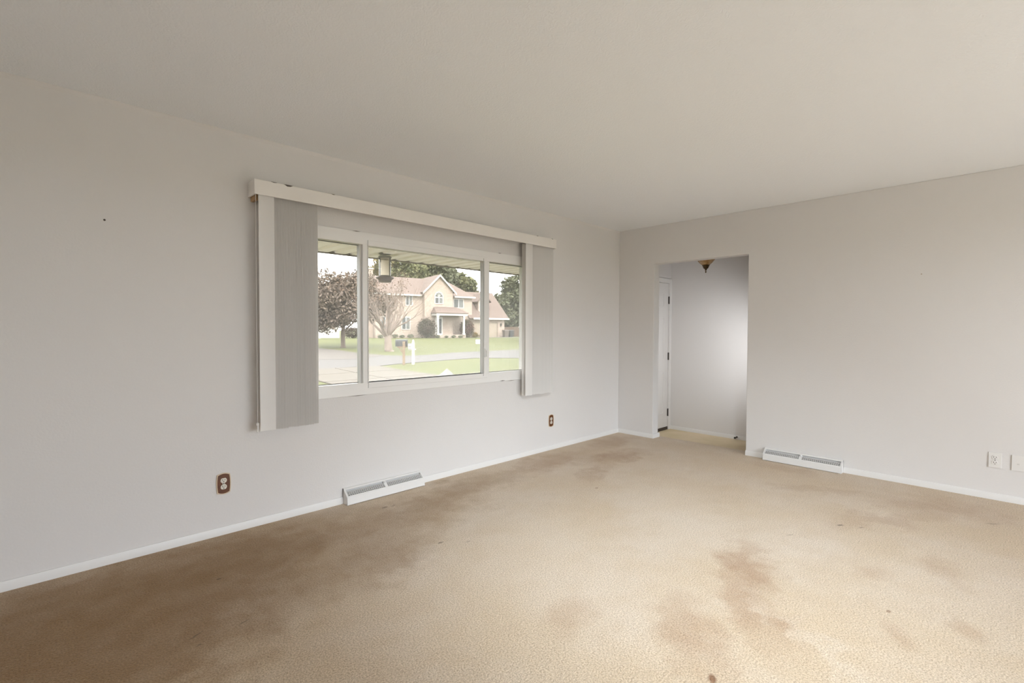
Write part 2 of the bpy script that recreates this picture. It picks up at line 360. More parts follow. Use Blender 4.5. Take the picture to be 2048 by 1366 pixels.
# ------------------------------------------------------------------ window
win = struct_empty('window_1', 'wide white vinyl window of three lights behind the vertical blind')
win.location = (-2.705, 0, WZ0)
F0, F1 = -0.010, 0.085
ox0, ox1, oz0, oz1 = WX0, WX1, WZ0, WZ1
GZ0, GZ1 = 0.853, 1.866
q = MB()     # outer frame and the two mullions
q.ring([(ox0, oz0), (ox1, oz0), (ox1, oz1), (ox0, oz1)], [(ox0+0.075, GZ0), (ox1-0.045, GZ0), (ox1-0.045, GZ1), (ox0+0.075, GZ1)], 1, F0, F1)
part('frame', q, m_vinyl, win, bevel=0.003)
q = MB(); q.box(-3.356, -3.319, F0, F1, GZ0-0.001, GZ1+0.001); part('mullion', q, m_vinyl, win, bevel=0.003)
q = MB(); q.box(-2.146, -2.113, F0+0.010, F1-0.04, GZ0-0.001, GZ1+0.001); part('mullion', q, m_vinyl, win, bevel=0.003)
# centre sash, with a stepped head and sill in front of the outer frame
q = MB()
q.ring([(-3.318, 0.812), (-2.147, 0.812), (-2.147, 1.902), (-3.318, 1.902)], [(-3.314, 0.853), (-2.186, 0.853), (-2.186, 1.860), (-3.314, 1.860)], 1, F0-0.006, 0.045)
cs = part('sash', q, m_vinyl, win, bevel=0.003, label='white stepped frame of the wide centre light')
q = MB(); q.box(-2.186, -2.162, F0-0.020, F0-0.004, 1.00, 1.075); q.box(-2.178, -2.168, F0-0.030, F0-0.018, 1.005, 1.06); part('latch', q, m_vinyl, cs, bevel=0.003)
q = MB(); q.box(-2.199, -2.193, F0-0.0075, F0-0.004, 0.83, 1.885); part('groove', q, mat('groove_grey', (0.45, 0.44, 0.43), 0.6), cs)
def light(x0, x1, y, m, label):
    g = MB(); g.box(x0, x1, y, y+0.005, GZ0, GZ1); pn = part('pane', g, m, win, label=label)
    q = MB(); w = 0.004
    q.ring([(x0, GZ0), (x1, GZ0), (x1, GZ1), (x0, GZ1)], [(x0+w, GZ0+w), (x1-w, GZ0+w), (x1-w, GZ1-w*0.9), (x0+w, GZ1-w*0.9)], 1, y-0.006, y-0.001)
    part('gasket', q, m_gasket, pn)
q = MB(); q.box(-3.3665, -3.3565, 0.020, 0.062, GZ0, GZ1); part('stile', q, m_vinyl, win)
light(ox0+0.075, -3.358, 0.055, m_glass, 'clear narrow left pane')
light(-3.314, -2.178, 0.036, m_glass_hazy, 'wide hazy centre pane')
light(-2.113, ox1-0.045, 0.045, m_glass_hazy, 'narrow right pane')
# cracked paint along the top and bottom of the frame
q = MB()
for (x0, x1, z, dz) in ((-3.44, -3.37, 1.953, 0.004), (-2.02, -1.97, 1.953, 0.004), (-3.48, -3.32, 0.764, 0.003), (-1.99, -1.92, 0.770, 0.005), (-1.90, -1.78, 0.764, 0.003)):
    q.add([(x0, F0-0.0012, z), ((x0+x1)/2, F0-0.0016, z+dz), (x1, F0-0.0012, z+dz*0.4), ((x0+x1)/2, F0-0.0012, z-dz*0.6)], [(0, 1, 2, 3)])
part('paint_crack', q, mat('crack_grey', (0.22, 0.20, 0.18), 0.8), win)

# ------------------------------------------------------------------ vertical blind
vb = thing('vertical_blind', 'off-white vertical blind drawn open to both sides of the wide window', 'blind', (-2.717, -0.065, 0.62))
vx0, vx1, vyf, vz0, vz1 = -4.115, -1.330, -0.130, 2.060, 2.150
q = MB(); q.box(vx0, vx1, vyf, vyf+0.010, vz0, vz1); q.box(vx0, vx0+0.010, vyf+0.010, -0.001, vz0, vz1); q.box(vx1-0.010, vx1, vyf+0.010, -0.001, vz0, vz1)
q.box(vx0+0.010, vx1-0.010, vyf+0.010, -0.001, vz1-0.008, vz1)
vl = part('valance', q, m_valance, vb, bevel=0.002)
for (x, w, h) in ((-4.02, 0.035, 0.003), (-3.945, 0.055, 0.010), (-3.64, 0.025, 0.003), (-1.62, 0.025, 0.003), (-1.40, 0.02, 0.004)):
    q = MB(); q.prism([(x, vz1+0.001), (x+w*0.35, vz1-h), (x+w*0.7, vz1-h*0.8), (x+w, vz1+0.001)], 1, vyf-0.0008, vyf+0.012)
    part('paint_chip', q, mat('chip_brown', (0.10, 0.085, 0.07), 0.8), vl)
q = MB(); q.box(-4.08, -1.36, -0.095, -0.055, 2.072, 2.110); part('head_rail', q, mat('rail_alu', (0.62, 0.60, 0.57), 0.4), vb)
q = MB(); q.box(-4.10, -4.083, -0.085, -0.004, 2.035, 2.075); part('bracket', q, m_wood_raw, vb, label='tan wooden mounting block')
def vane_mesh(zb, zt, w=0.089, sag=0.006, t=0.0009):
    n = 6; v = []; f = []
    for z in (zb, zt):
        for side in (0, 1):
            for i in range(n+1):
                u = i/n-0.5; v.append((u*w, sag*(1-4*u*u)-sag*0.5+side*t, z))
    k = n+1
    for i in range(n):
        f += [(i, i+1, 2*k+i+1, 2*k+i), (k+i+1, k+i, 3*k+i, 3*k+i+1), (i, k+i, k+i+1, i+1), (2*k+i, 2*k+i+1, 3*k+i+1, 3*k+i)]
    f += [(0, 2*k, 3*k, k), (n, k+n, 3*k+n, 2*k+n)]
    m = MB(); m.add(v, f); return m
v0 = obj('vane', vane_mesh(-1.452, 0.0), m_vane, vb, True)
def place_vane(x, rot, first=[True], dz=0.0, y=-0.074):
    o = v0 if first[0] else v0.copy()
    if not first[0]: COL.objects.link(o); o.parent = vb
    first[0] = False
    o.location = (x+2.717, y+0.065, 2.070-0.62+dz); o.rotation_euler = (random.uniform(-.002, .002), 0, rot)
place_vane(-4.045, math.radians(-3), y=-0.113)
for i in range(17): place_vane(-4.014+i*0.0162, math.radians(-45+random.uniform(-2.5, 2.5)), dz=random.uniform(-.003, .003))
place_vane(-1.709, math.radians(-3), y=-0.113)
for i in range(17): place_vane(-1.700+i*0.0200, math.radians(-45+random.uniform(-2.5, 2.5)), dz=random.uniform(-.003, .003))
q = MB(); q.tube([(-4.098, -0.092, 2.072), (-4.099, -0.092, 1.4), (-4.098, -0.092, 0.665)], 0.0016, 6); part('cord', q, m_vane, vb)
q = MB(); q.lathe([(0.004, 0.05), (0.0095, 0.045), (0.0095, 0.034), (0.006, 0.030), (0.006, -0.010), (0.004, -0.012)], (-4.098, -0.092, 0.620), 10); part('cord_weight', q, m_plate, vb, True, label='small white cord weight')
q = MB(); q.tube([(-1.345, -0.085, 2.072), (-1.342, -0.085, 1.5), (-1.345, -0.085, 1.02)], 0.0022, 6); part('wand', q, m_vane, vb)

# ------------------------------------------------------------------ baseboard registers
def register(name, label, L, loc, rz):
    """local: along +x from 0 to L, wall at y = 0, room at -y"""
    r = thing(name, label, 'register', loc, rz, 'baseboard registers')
    h, d = 0.108, 0.078
    prof = [(0, 0), (-d, 0.006), (-d+0.004, 0.052), (-0.052, 0.070), (-0.046, 0.064), (-0.022, 0.086), (-0.026, 0.094), (-0.008, h), (0, h)]
    # front panel and back flange joined by the end caps
    q = MB(); q.prism([(-d, 0.004), (-d+0.006, 0.056), (-d+0.014, 0.064), (-d+0.017, 0.061), (-d+0.009, 0.052), (-d+0.004, 0.004)], 0, 0, L); obj('front_panel', q, m_register, r)
    q = MB(); q.prism([(-0.001, 0), (-0.001, h), (-0.014, h-0.002), (-0.022, 0.098), (-0.020, 0.094), (-0.012, 0.100), (-0.006, 0.0)], 0, 0, L); obj('back_flange', q, m_register, r)
    for x in (0, L-0.012):
        q = MB(); q.prism([(-0.0005, 0.0), (-d, 0.003), (-d+0.006, 0.056), (-d+0.014, 0.065), (-0.022, 0.099), (-0.012, h), (-0.0005, h)], 0, x, x+0.012); obj('end_cap', q, m_register, r)
    q = MB(); q.prism([(-0.008, 0.01), (-0.066, 0.01), (-0.058, 0.050), (-0.012, 0.078)], 0, 0.013, L-0.013); obj('duct', q, mat('duct_grey', (0.0900, 0.0880, 0.0850), 0.7), r)
    a = Vector((-d+0.015, 0.0625)); bb = Vector((-0.021, 0.0965))
    def at(t): return a.lerp(bb, t)
    for (x0, x1) in ((0.016, L*0.49-0.010), (L*0.49+0.014, L-0.016)):      # two grilles
        q = MB()
        for t in (0.05, 0.24, 0.43, 0.62):
            p = at(t); q.box(x0, x1, p.x-0.0042, p.x+0.0042, p.y-0.0015, p.y+0.0010)
        n = int((x1-x0)/0.0150)
        for i in range(n+1):
            x = x0+(x1-x0)*i/n; p0, p1 = at(0.03), at(0.72)
            q.add([(x-0.0016, p0.x, p0.y), (x+0.0016, p0.x, p0.y), (x+0.0016, p1.x, p1.y), (x-0.0016, p1.x, p1.y),
                   (x-0.0016, p0.x, p0.y-0.006), (x+0.0016, p0.x, p0.y-0.006), (x+0.0016, p1.x, p1.y-0.006), (x-0.0016, p1.x, p1.y-0.006)],
                  [(0, 1, 2, 3), (7, 6, 5, 4), (0, 4, 5, 1), (1, 5, 6, 2), (2, 6, 7, 3), (3, 7, 4, 0)])
        obj('grille', q, mat('register_louvre', (0.6600, 0.6500, 0.6350), 0.45), r)
    xm = L*0.49
    q = MB(); p0, p1 = at(0.0), at(1.0); q.add([(xm-0.008, p0.x, p0.y), (xm+0.012, p0.x, p0.y), (xm+0.012, p1.x, p1.y), (xm-0.008, p1.x, p1.y), (xm-0.008, p0.x, p0.y-0.01), (xm+0.012, p0.x, p0.y-0.01), (xm+0.012, p1.x, p1.y-0.01), (xm-0.008, p1.x, p1.y-0.01)], [(0, 1, 2, 3), (7, 6, 5, 4), (0, 4, 5, 1), (1, 5, 6, 2), (2, 6, 7, 3), (3, 7, 4, 0)])
    dv = obj('divider', q, m_register, r)
    p = at(0.72); q = MB(); q.lathe([(0.006, 0), (0.007, 0.006), (0.005, 0.011)], (xm+0.002, p.x, p.y-0.001), 10); obj('damper_knob', q, m_register, dv, True)
    return r
register('baseboard_register', 'white steel baseboard register on the window wall below the window', 0.648, (-3.514, 0, 0), 0)
register('baseboard_register', 'white steel baseboard register on the right wall beside the foyer opening', 0.642, (0, -1.679, 0), -math.pi/2)

# ------------------------------------------------------------------ outlets
def barrel(w, h, bw, bh, n=6):
    """four bowed sides; bw/bh = how much the sides swell"""
    c = [(-w/2, -h/2), (w/2, -h/2), (w/2, h/2), (-w/2, h/2)]; out = []
    for i in range(4):
        a, bb = c[i], c[(i+1) % 4]
        nx, nz = (0, -bh) if i == 0 else ((bw, 0) if i == 1 else ((0, bh) if i == 2 else (-bw, 0)))
        for k in range(n):
            t = k/n; s = 4*t*(1-t); out.append((a[0]+(bb[0]-a[0])*t+nx*s, a[1]+(bb[1]-a[1])*t+nz*s))
    return out
def face_shape(r, n=20):        # round receptacle face with flat top and bottom
    return [(r*math.cos(2*math.pi*k/n), max(-r*0.83, min(r*0.83, r*math.sin(2*math.pi*k/n)))) for k in range(n)]
def receptacles(root, zs, y, mface):
    for z in zs:
        q = MB(); q.prism([(a, c+z) for a, c in face_shape(0.0172)], 1, y-0.003, y+0.001); rc = obj('receptacle', q, mface, root, False, 0.0008)
        q = MB(); q.box(-0.0075, -0.0050, y-0.0036, y-0.003, z-0.001, z+0.009); q.box(0.0050, 0.0075, y-0.0036, y-0.003, z-0.000, z+0.008)
        q.lathe([(0.0028, -0.0036), (0.0028, -0.003)], (0, y, z-0.0075), 10, 1); obj('slots', q, m_slot, rc)
def brown_outlet(label, x, z):
    r = thing('wall_outlet', label, 'outlet', (x, 0, z), 0, 'brown duplex outlets')
    out, inn = barrel(0.070, 0.112, 0.004, 0.009), barrel(0.060, 0.102, 0.004, 0.009)
    q = MB(); q.ring(out, inn, 1, -0.0075, -0.0005); obj('rim', q, m_gold, r, False, 0.0012)
    q = MB(); q.prism(barrel(0.061, 0.103, 0.004, 0.009), 1, -0.0055, -0.0003); obj('cover_plate', q, m_brown, r)
    receptacles(r, (0.0195, -0.0195), -0.0055, m_ivory)
    q = MB(); q.box(-0.006, 0.006, -0.0075, -0.005, -0.006, 0.006); b2 = obj('bridge', q, m_ivory, r)
    q = MB(); q.lathe([(0.0032, -0.0085), (0.0035, -0.0073)], (0, 0, 0), 10, 1); obj('screw', q, m_slot, r)
brown_outlet('brown outlet with cream rim on the window wall, left of the register', -4.266, 0.310)
brown_outlet('brown outlet with cream rim on the window wall near the far corner', -1.252, 0.303)
# white duplex and white jack plate on the right wall (local y = 0 at the wall, room at -y after turning)
r = thing('wall_outlet', 'white duplex outlet on the right wall', 'outlet', (0, -3.262, 0.294), -math.pi/2)
q = MB(); q.prism([(-0.035, -0.056), (0.035, -0.056), (0.035, 0.056), (-0.035, 0.056)], 1, -0.006, -0.0003); obj('cover_plate', q, m_plate, r, False, 0.002)
receptacles(r, (0.0195, -0.0195), -0.006, m_plate)
q = MB(); q.lathe([(0.0030, -0.0072), (0.0032, -0.006)], (0, 0, 0), 10, 1); obj('screw', q, m_slot, r)
r = thing('jack_plate', 'white wall plate with a small jack at the right edge of the photo', 'wall plate', (0, -3.384, 0.294), -math.pi/2)
q = MB(); q.prism([(-0.037, -0.057), (0.037, -0.057), (0.037, 0.057), (-0.037, 0.057)], 1, -0.006, -0.0003); obj('cover_plate', q, m_plate, r, False, 0.002)
q = MB(); q.box(-0.009, 0.004, -0.0075, -0.005, -0.012, -0.003); obj('jack', q, mat('jack_grey', (0.6200, 0.6100, 0.5900), 0.5), r)

# ------------------------------------------------------------------ foyer: front door, door stop, lamp
dr = struct_empty('door_1', 'white panelled front door in the foyer, hinged on the right'); dr.location = (0.776, 0, FZ)
q = MB()
cw = 0.062
q.box(DX1+0.001, DX1+cw, -0.016, 0.03, FZ, DZ1+cw); q.box(DX0-cw, DX0-0.001, -0.016, 0.03, FZ, DZ1+cw); q.box(DX0-0.001, DX1+0.001, -0.016, 0.03, DZ1+0.003, DZ1+cw)
part('casing', q, m_trim, dr, bevel=0.004)
q = MB(); q.box(DX0+0.004, DX1-0.005, 0.004, 0.046, FZ+0.04, DZ1-0.006); part('slab', q, m_door, dr)
for (px0, px1) in ((DX0+0.12, DX0+0.40), (DX1-0.40, DX1-0.12)):
    for (pz0, pz1) in ((FZ+0.22, FZ+0.82), (FZ+0.98, FZ+1.58), (FZ+1.70, FZ+1.90)):
        q = MB()
        q.ring([(px0, pz0), (px1, pz0), (px1, pz1), (px0, pz1)], [(px0+0.02, pz0+0.02), (px1-0.02, pz0+0.02), (px1-0.02, pz1-0.02), (px0+0.02, pz1-0.02)], 1, -0.001, 0.005)
        q.box(px0+0.035, px1-0.035, 0.0, 0.005, pz0+0.035, pz1-0.035); part('panel', q, m_door, dr, bevel=0.002)
for z in (1.665, 0.885, 0.10):
    q = MB(); q.box(DX1-0.012, DX1+0.006, -0.003, 0.005, z-0.05, z+0.05); q.lathe([(0.006, -0.052), (0.006, 0.052)], (DX1-0.002, -0.006, z), 10); part('hinge', q, m_hinge, dr)
q = MB(); q.box(DX0+0.004, DX1-0.006, -0.003, 0.040, FZ+0.004, FZ+0.042); part('sweep', q, m_sweep, dr, label='dark brown sweep along the bottom of the door')
q = MB(); q.box(DX0, DX1, 0.0, 0.16, FZ-0.008, FZ+0.006); part('threshold', q, m_sweep, dr)
q = MB(); q.lathe([(0.026, 0.0), (0.026, -0.006), (0.010, -0.012), (0.010, -0.035), (0.026, -0.045), (0.028, -0.06), (0.018, -0.068)], (DX0+0.07, 0.003, FZ+0.93), 16, 1); part('knob', q, m_hinge, dr, True)

ds = thing('door_stop', 'small dark door stop on the foyer baseboard', 'door stop', (1.288, -0.925, FZ+0.025))
q = MB(); q.lathe([(0.011, 0.0), (0.011, -0.006), (0.006, -0.008), (0.006, -0.055)], (1.288, -0.925, FZ+0.030), 10, 0); part('rod', q, m_hinge, ds, True)
q = MB(); q.lathe([(0.009, -0.053), (0.012, -0.058), (0.012, -0.070), (0.008, -0.074)], (1.288, -0.925, FZ+0.030), 10, 0); part('tip', q, m_slot, ds, True)

lamp = thing('ceiling_lamp', 'amber ribbed glass bowl lamp with dark brass finial hanging in the foyer', 'lamp', (0.70, -0.755, HC))
LC = (0.70, -0.755, 0)
m_amber = mat('amber_glass', (0.8000, 0.5400, 0.2600), 0.25, noise=(40, (0.5800, 0.3200, 0.1100), 0.42, 0.68))
MATS['amber_glass'].node_tree.nodes['Principled BSDF'].inputs['Transmission Weight'].default_value = 0.35
q = MB(); q.lathe([(0.040, 2.032), (0.072, 2.062), (0.107, 2.108), (0.128, 2.16), (0.135, 2.22), (0.130, 2.222), (0.123, 2.163), (0.102, 2.112), (0.068, 2.067), (0.036, 2.037)], LC, 48, rib=0.035); part('glass_bowl', q, m_amber, lamp, True)
q = MB(); q.lathe([(0.004, 1.985), (0.022, 1.990), (0.030, 2.003), (0.034, 2.018), (0.042, 2.030), (0.040, 2.037), (0.006, 2.040)], LC, 24, rib=0.06); part('bowl_cap', q, m_brass, lamp, True)
q = MB(); q.lathe([(0.002, 1.937), (0.006, 1.944), (0.009, 1.953), (0.006, 1.960), (0.004, 1.964), (0.006, 1.968), (0.014, 1.977), (0.012, 1.986), (0.005, 1.989)], LC, 16); part('finial', q, m_brass, lamp, True)
q = MB(); q.tube([(LC[0], LC[1], 2.035), (LC[0], LC[1], HC-0.02)], 0.006, 8); part('stem', q, m_brass, lamp)
q = MB(); q.lathe([(0.03, -0.03), (0.065, -0.012), (0.07, 0.0)], (LC[0], LC[1], HC), 24); part('canopy', q, m_brass, lamp, True)
for k in range(3):
    t = 2*math.pi*k/3; q = MB(); q.tube([(LC[0]+0.130*math.cos(t), LC[1]+0.130*math.sin(t), 2.215), (LC[0]+0.03*math.cos(t), LC[1]+0.03*math.sin(t), HC-0.02)], 0.003, 6); part('chain', q, m_brass, lamp)

# unseen fill light added beside the foyer opening to brighten its back wall
SN = Vector((0.12, -1.56, 1.10)); SP = Vector((0.24, -1.53, 1.10)); AIM = (Vector((1.30, -0.42, 0.92))-SP).normalized()
sc = thing('foyer_fill_light', 'added unseen fill light on the foyer side of the right wall', 'lamp', SN)
q = MB(); q.lathe([(0.04, 0.0), (0.04, 0.012), (0.012, 0.02), (0.012, 0.10)], SN, 20, 0); part('arm', q, m_brass, sc, True)
q = MB(); q.tube([SP-AIM*0.07, SP-AIM*0.05, SP-AIM*0.01, SP+AIM*0.015], [0.012, 0.028, 0.034, 0.036], 20); part('housing', q, m_brass, sc, True)
ld = bpy.data.lights.new('fill_bulb', 'SPOT'); ld.energy = FOYER_FILL; ld.shadow_soft_size = 0.025; ld.spot_size = math.radians(112); ld.spot_blend = 1.0; ld.color = (0.97, 0.98, 1.0)
lo = bpy.data.objects.new('fill_bulb', ld); COL.objects.link(lo); lo.parent = sc; lo.location = SP+AIM*0.045-SN; lo.rotation_euler = AIM.to_track_quat('-Z', 'Y').to_euler()

def spotlight(name, label, mount, pos, aim, watts, size, col, reach):  # builds a fill light added out of view
    a = (Vector(aim)-Vector(pos)).normalized(); pos = Vector(pos); t = thing(name, label, 'lamp', mount)
    q = MB(); q.tube([mount, Vector(mount)+(pos-Vector(mount))*0.15, pos], [0.035, 0.012, 0.012], 16); part('arm', q, m_brass, t, True)
    q = MB(); q.tube([pos-a*0.09, pos-a*0.06, pos-a*0.01, pos+a*0.02], [0.015, 0.036, 0.044, 0.047], 20); part('housing', q, m_brass, t, True)
    ld = bpy.data.lights.new('fill_bulb', 'SPOT'); ld.energy = watts; ld.shadow_soft_size = reach; ld.spot_size = math.radians(size); ld.spot_blend = 1.0; ld.color = col
    lo = bpy.data.objects.new('fill_bulb', ld); COL.objects.link(lo); lo.parent = t; lo.location = pos+a*0.07-Vector(mount); lo.rotation_euler = a.to_track_quat('-Z', 'Y').to_euler()
spotlight('ceiling_fill_light', 'added fill light on the ceiling behind the photographer, aimed at the carpet', (-3.9, -3.3, HC), (-3.9, -3.3, HC-0.16), (-2.40, -1.95, 0), CEILING_FILL, 83, (0.84, 0.93, 1.0), 0.045)  # added out of view to lift the carpet and, by bounce, the ceiling

# ================================================================== OUTDOORS
m_soffit = mat('soffit_cream', (0.7400, 0.6850, 0.6200), 0.55)
m_fascia = mat('fascia_brown', (0.1024, 0.0832, 0.0640), 0.6)
SZ, SY = 1.985, 1.285
so = struct_empty('trim_3', 'cream grooved soffit boards under the roof overhang outside the window'); so.location = (-1, 1, SZ)
q = MB(); q.box(-9, 4.5, 0.2, SY+0.02, SZ+0.056, SZ+0.08); part('deck', q, m_soffit, so)
base_sb = None
for i in range(64):
    x0 = -7.6+i*0.17
    if base_sb is None:
        q = MB(); w = 0.17
        q.prism([(0.0, SZ+0.055), (0.0, SZ+0.045), (0.030, SZ), (0.125, SZ), (0.169, SZ+0.045), (0.169, SZ+0.055)], 1, 0.205, SY+0.015)
        base_sb = part('board', q, m_soffit, so); base_x = base_sb.location.x
        base_sb.location.x = base_x+x0
    else:
        o = base_sb.copy(); COL.objects.link(o); o.parent = so; o.location.x = base_x+x0
q = MB(); q.box(-9, 4.5, SY-0.012, SY+0.02, SZ-0.010, SZ-0.0005); part('edge_strip', q, m_fascia, so)
q = MB(); q.box(-9, 4.5, SY+0.02, SY+0.04, SZ-0.005, SZ+0.22); struct('trim_4', q, mat('fascia_cream', (0.3200, 0.2944, 0.2432), 0.5), 'fascia board along the outer edge of the roof overhang')
q = MB(); q.add([(-9, SY+0.25, SZ+0.20), (4.5, SY+0.25, SZ+0.20), (4.5, YR-0.4, SZ+1.9), (-9, YR-0.4, SZ+1.9), (-9, SY+0.25, SZ+0.24), (4.5, SY+0.25, SZ+0.24), (4.5, YR-0.4, SZ+1.94), (-9, YR-0.4, SZ+1.94)],
                [(0, 3, 2, 1), (4, 5, 6, 7), (0, 1, 5, 4), (1, 2, 6, 5), (2, 3, 7, 6), (3, 0, 4, 7)])
struct('roof_own', q, mat('roof_shingle_own', (0.14, 0.12, 0.11), 0.9), 'roof over the room, out of sight')

# bird feeder hung from the soffit
bf = thing('bird_feeder', 'clear tube bird feeder with brown tray hanging outside the window', 'bird feeder', (-2.60, 1.0, 1.71))
BC = (-2.60, 1.0, 0)
m_fmetal = mat('feeder_metal', (0.1024, 0.0960, 0.0768), 0.4, metal=0.4)
q = MB(); q.tube([(-2.60, 1.0, SZ+0.002), (-2.60, 1.0, 2.055)], 0.0015, 6); q.tube([(-2.60, 1.0, 2.055), (-2.657, 1.0, 1.965)], 0.0015, 6); q.tube([(-2.60, 1.0, 2.055), (-2.543, 1.0, 1.965)], 0.0015, 6); part('hanger', q, m_fmetal, bf)
q = MB(); q.lathe([(0.060, 1.948), (0.064, 1.952), (0.064, 1.962), (0.058, 1.966)], BC, 24); part('lid_ring', q, m_fmetal, bf, True)
q = MB(); q.lathe([(0.058, 1.985), (0.062, 1.988), (0.062, 1.992), (0.058, 1.995)], BC, 24); part('lid_ring', q, m_fmetal, bf, True)
q = MB(); q.lathe([(0.057, 1.775), (0.057, 1.948), (0.0555, 1.948), (0.0555, 1.776)], BC, 24); part('tube', q, node_glass('feeder_plastic', 0.06, 0.98), bf, True)
q = MB(); n = 14
q.add([(BC[0]+0.050*math.cos(math.pi*k/n), BC[1]+0.050*math.sin(math.pi*k/n), z) for z in (1.778, 1.90, 1.935) for k in range(n+1)], [(r_*(n+1)+k, r_*(n+1)+k+1, (r_+1)*(n+1)+k+1, (r_+1)*(n+1)+k) for r_ in range(2) for k in range(n)]); part('inner_sleeve', q, node_glass('feeder_sleeve', 0.85, 0.97, (0.97, 0.97, 1.0)), bf, True)
q = MB(); q.lathe([(0.060, 1.712), (0.066, 1.735), (0.088, 1.752), (0.088, 1.758), (0.062, 1.768), (0.055, 1.774)], BC, 24); part('tray', q, mat('feeder_brown', (0.0544, 0.0288, 0.0256), 0.5), bf, True)

# ------------------------------------------------------------------ ground
HO = Vector((36.216, 54.237, 0.05)); HA = math.radians(-12)
hu = Vector((math.cos(HA), math.sin(HA), 0)); hv = Vector((-hu.y, hu.x, 0))
def hw(u, v, z): return HO + hu*u + hv*v + Vector((0, 0, z))
GZ = -0.45
def ground_z(x, y):
    s = (Vector((x, y, 0))-HO).dot(hv)
    t = min(1.0, max(0.0, (s+21)/17.0))
    return GZ + 0.5*t*t*(3-2*t)
m_grass = mat('lawn_grass', (0.0520, 0.0600, 0.0080), 0.9, noise=(0.55, (0.0680, 0.0700, 0.0120), 0.35, 0.7), bump=(5.7600, 0.3840, 0.0384))
m_asphalt = mat('road_asphalt', (0.0660, 0.0600, 0.0590), 0.85, noise=(0.6, (0.0750, 0.0680, 0.0660), 0.35, 0.7))
m_conc = mat('driveway_concrete', (0.0840, 0.0710, 0.0570), 0.85, noise=(0.8, (0.0740, 0.0610, 0.0470), 0.4, 0.7))
m_conc2 = mat('pale_concrete', (0.0720, 0.0610, 0.0540), 0.85, noise=(0.5, (0.0800, 0.0690, 0.0610), 0.4, 0.7))
xs = np.concatenate([np.linspace(-320, -30, 8), np.linspace(-20, 100, 61), np.linspace(115, 400, 8)])
ys = np.concatenate([np.linspace(-320, 0.2, 9), np.linspace(2, 110, 55), np.linspace(125, 420, 8)])
q = MB(); vs = [(x, y, ground_z(x, y)) for y in ys for x in xs]; nx = len(xs)
fs = [(j*nx+i, j*nx+i+1, (j+1)*nx+i+1, (j+1)*nx+i) for j in range(len(ys)-1) for i in range(nx-1)]
q.add(vs, fs); struct('lawn', q, m_grass, 'green lawns on both sides of the street', True)
def slab(name, pts, m, label, dz=0.03):
    n = len(pts); vs = [(x, y, ground_z(x, y)+dz) for x, y in pts]+[(x, y, ground_z(x, y)-0.05) for x, y in pts]
    q = MB(); q.add(vs, [tuple(range(n)), tuple(range(2*n-1, n-1, -1))]+[(i, (i+1) % n, (i+1) % n+n, i+n) for i in range(n)])
    return struct(name, q, m, label)
# street: far kerb then near kerb
slab('street', [(-14, 26), (3, 23.6), (5.9, 23.1), (7.7, 22.2), (9.3, 23.4), (10.98, 24.82), (11.87, 23.27), (13.53, 23.45), (16.2, 24.8), (19.42, 25.23), (24.82, 25.67), (40, 25.5), (80, 19),
               (80, 9.5), (40, 16.0), (24, 17.4), (15.46, 16.9), (13.42, 18.7), (11.32, 18.34), (9.34, 17.87), (7.6, 17.45), (5.94, 16.77), (5.26, 16.98), (3.34, 16.87), (-14, 17.5)], m_asphalt, 'grey asphalt street curving past the window', 0.020)
slab('street_apron', [(-30, 44), (12.42, 38.66), (12.07, 33.69), (11.2, 29.03), (10.98, 24.82), (9.3, 23.4), (7.7, 22.2), (5.9, 23.1), (3, 23.6), (-30, 27)], m_conc2, 'paler side street joining at the left', 0.026)
m_bounce = mat('bounce_concrete', (0.42, 0.41, 0.40), 0.8)
q = MB(); q.box(XB-9, XB-0.2, YR-3, 1.0, GZ-0.05, GZ+0.06); q.box(XB-0.2, 1.6, YR-7, YR-0.2, GZ-0.05, GZ+0.06); struct('patio', q, m_bounce, 'pale concrete bounce slab added behind the house, out of sight')  # added out of view to bounce neutral daylight indoors
q = MB(); q.box(-8.5, 1.0, 0.2, 1.5, GZ-0.05, GZ+0.10); struct('porch_bounce_slab', q, m_bounce, 'concrete strip added to bounce light under the roof overhang outside the window')  # added out of view so the soffit gets neutral bounce light
# own driveway, poured in slabs with open joints
dw = struct_empty('driveway', 'tan concrete driveway slabs in front of the window'); dw.location = (3.5, 10, GZ)
def dslab(pts):
    n = len(pts); q = MB(); q.add([(x, y, GZ+0.035) for x, y in pts]+[(x, y, GZ-0.05) for x, y in pts], [tuple(range(n)), tuple(range(2*n-1, n-1, -1))]+[(i, (i+1) % n, (i+1) % n+n, i+n) for i in range(n)])
    part('slab', q, m_conc, dw)
XL = lambda y: 1.30+(y-11)*0.10
XR = lambda y: 5.45+(0.10 if y > 13 else 0)+(max(0, y-13.5)*0.16)
cuts = [3.0, 6.2, 9.0, 11.7, 14.2, 16.75]
for a, c in zip(cuts[:-1], cuts[1:]):
    xm0, xm1 = (XL(a)+XR(a))/2, (XL(c)+XR(c))/2
    dslab([(XL(a), a+0.03), (xm0-0.02, a+0.03), (xm1-0.02, c-0.03), (XL(c)+(1.2 if c > 16 else 0), c-0.03)])
    dslab([(xm0+0.02, a+0.03), (XR(a), a+0.03), (XR(c), c-0.03), (xm1+0.02, c-0.03)])
slab('driveway_far', [tuple(hw(u, v, 0).xy) for u, v in ((5.4, -0.3), (11.2, -0.3), (22, -2.5), (22, -5.0), (11.5, -3.8), (8, -2.6), (5.6, -1.8))], mat('white_concrete', (0.1536, 0.1472, 0.1344), 0.8), 'pale concrete driveway in front of the garage across the street', 0.03)

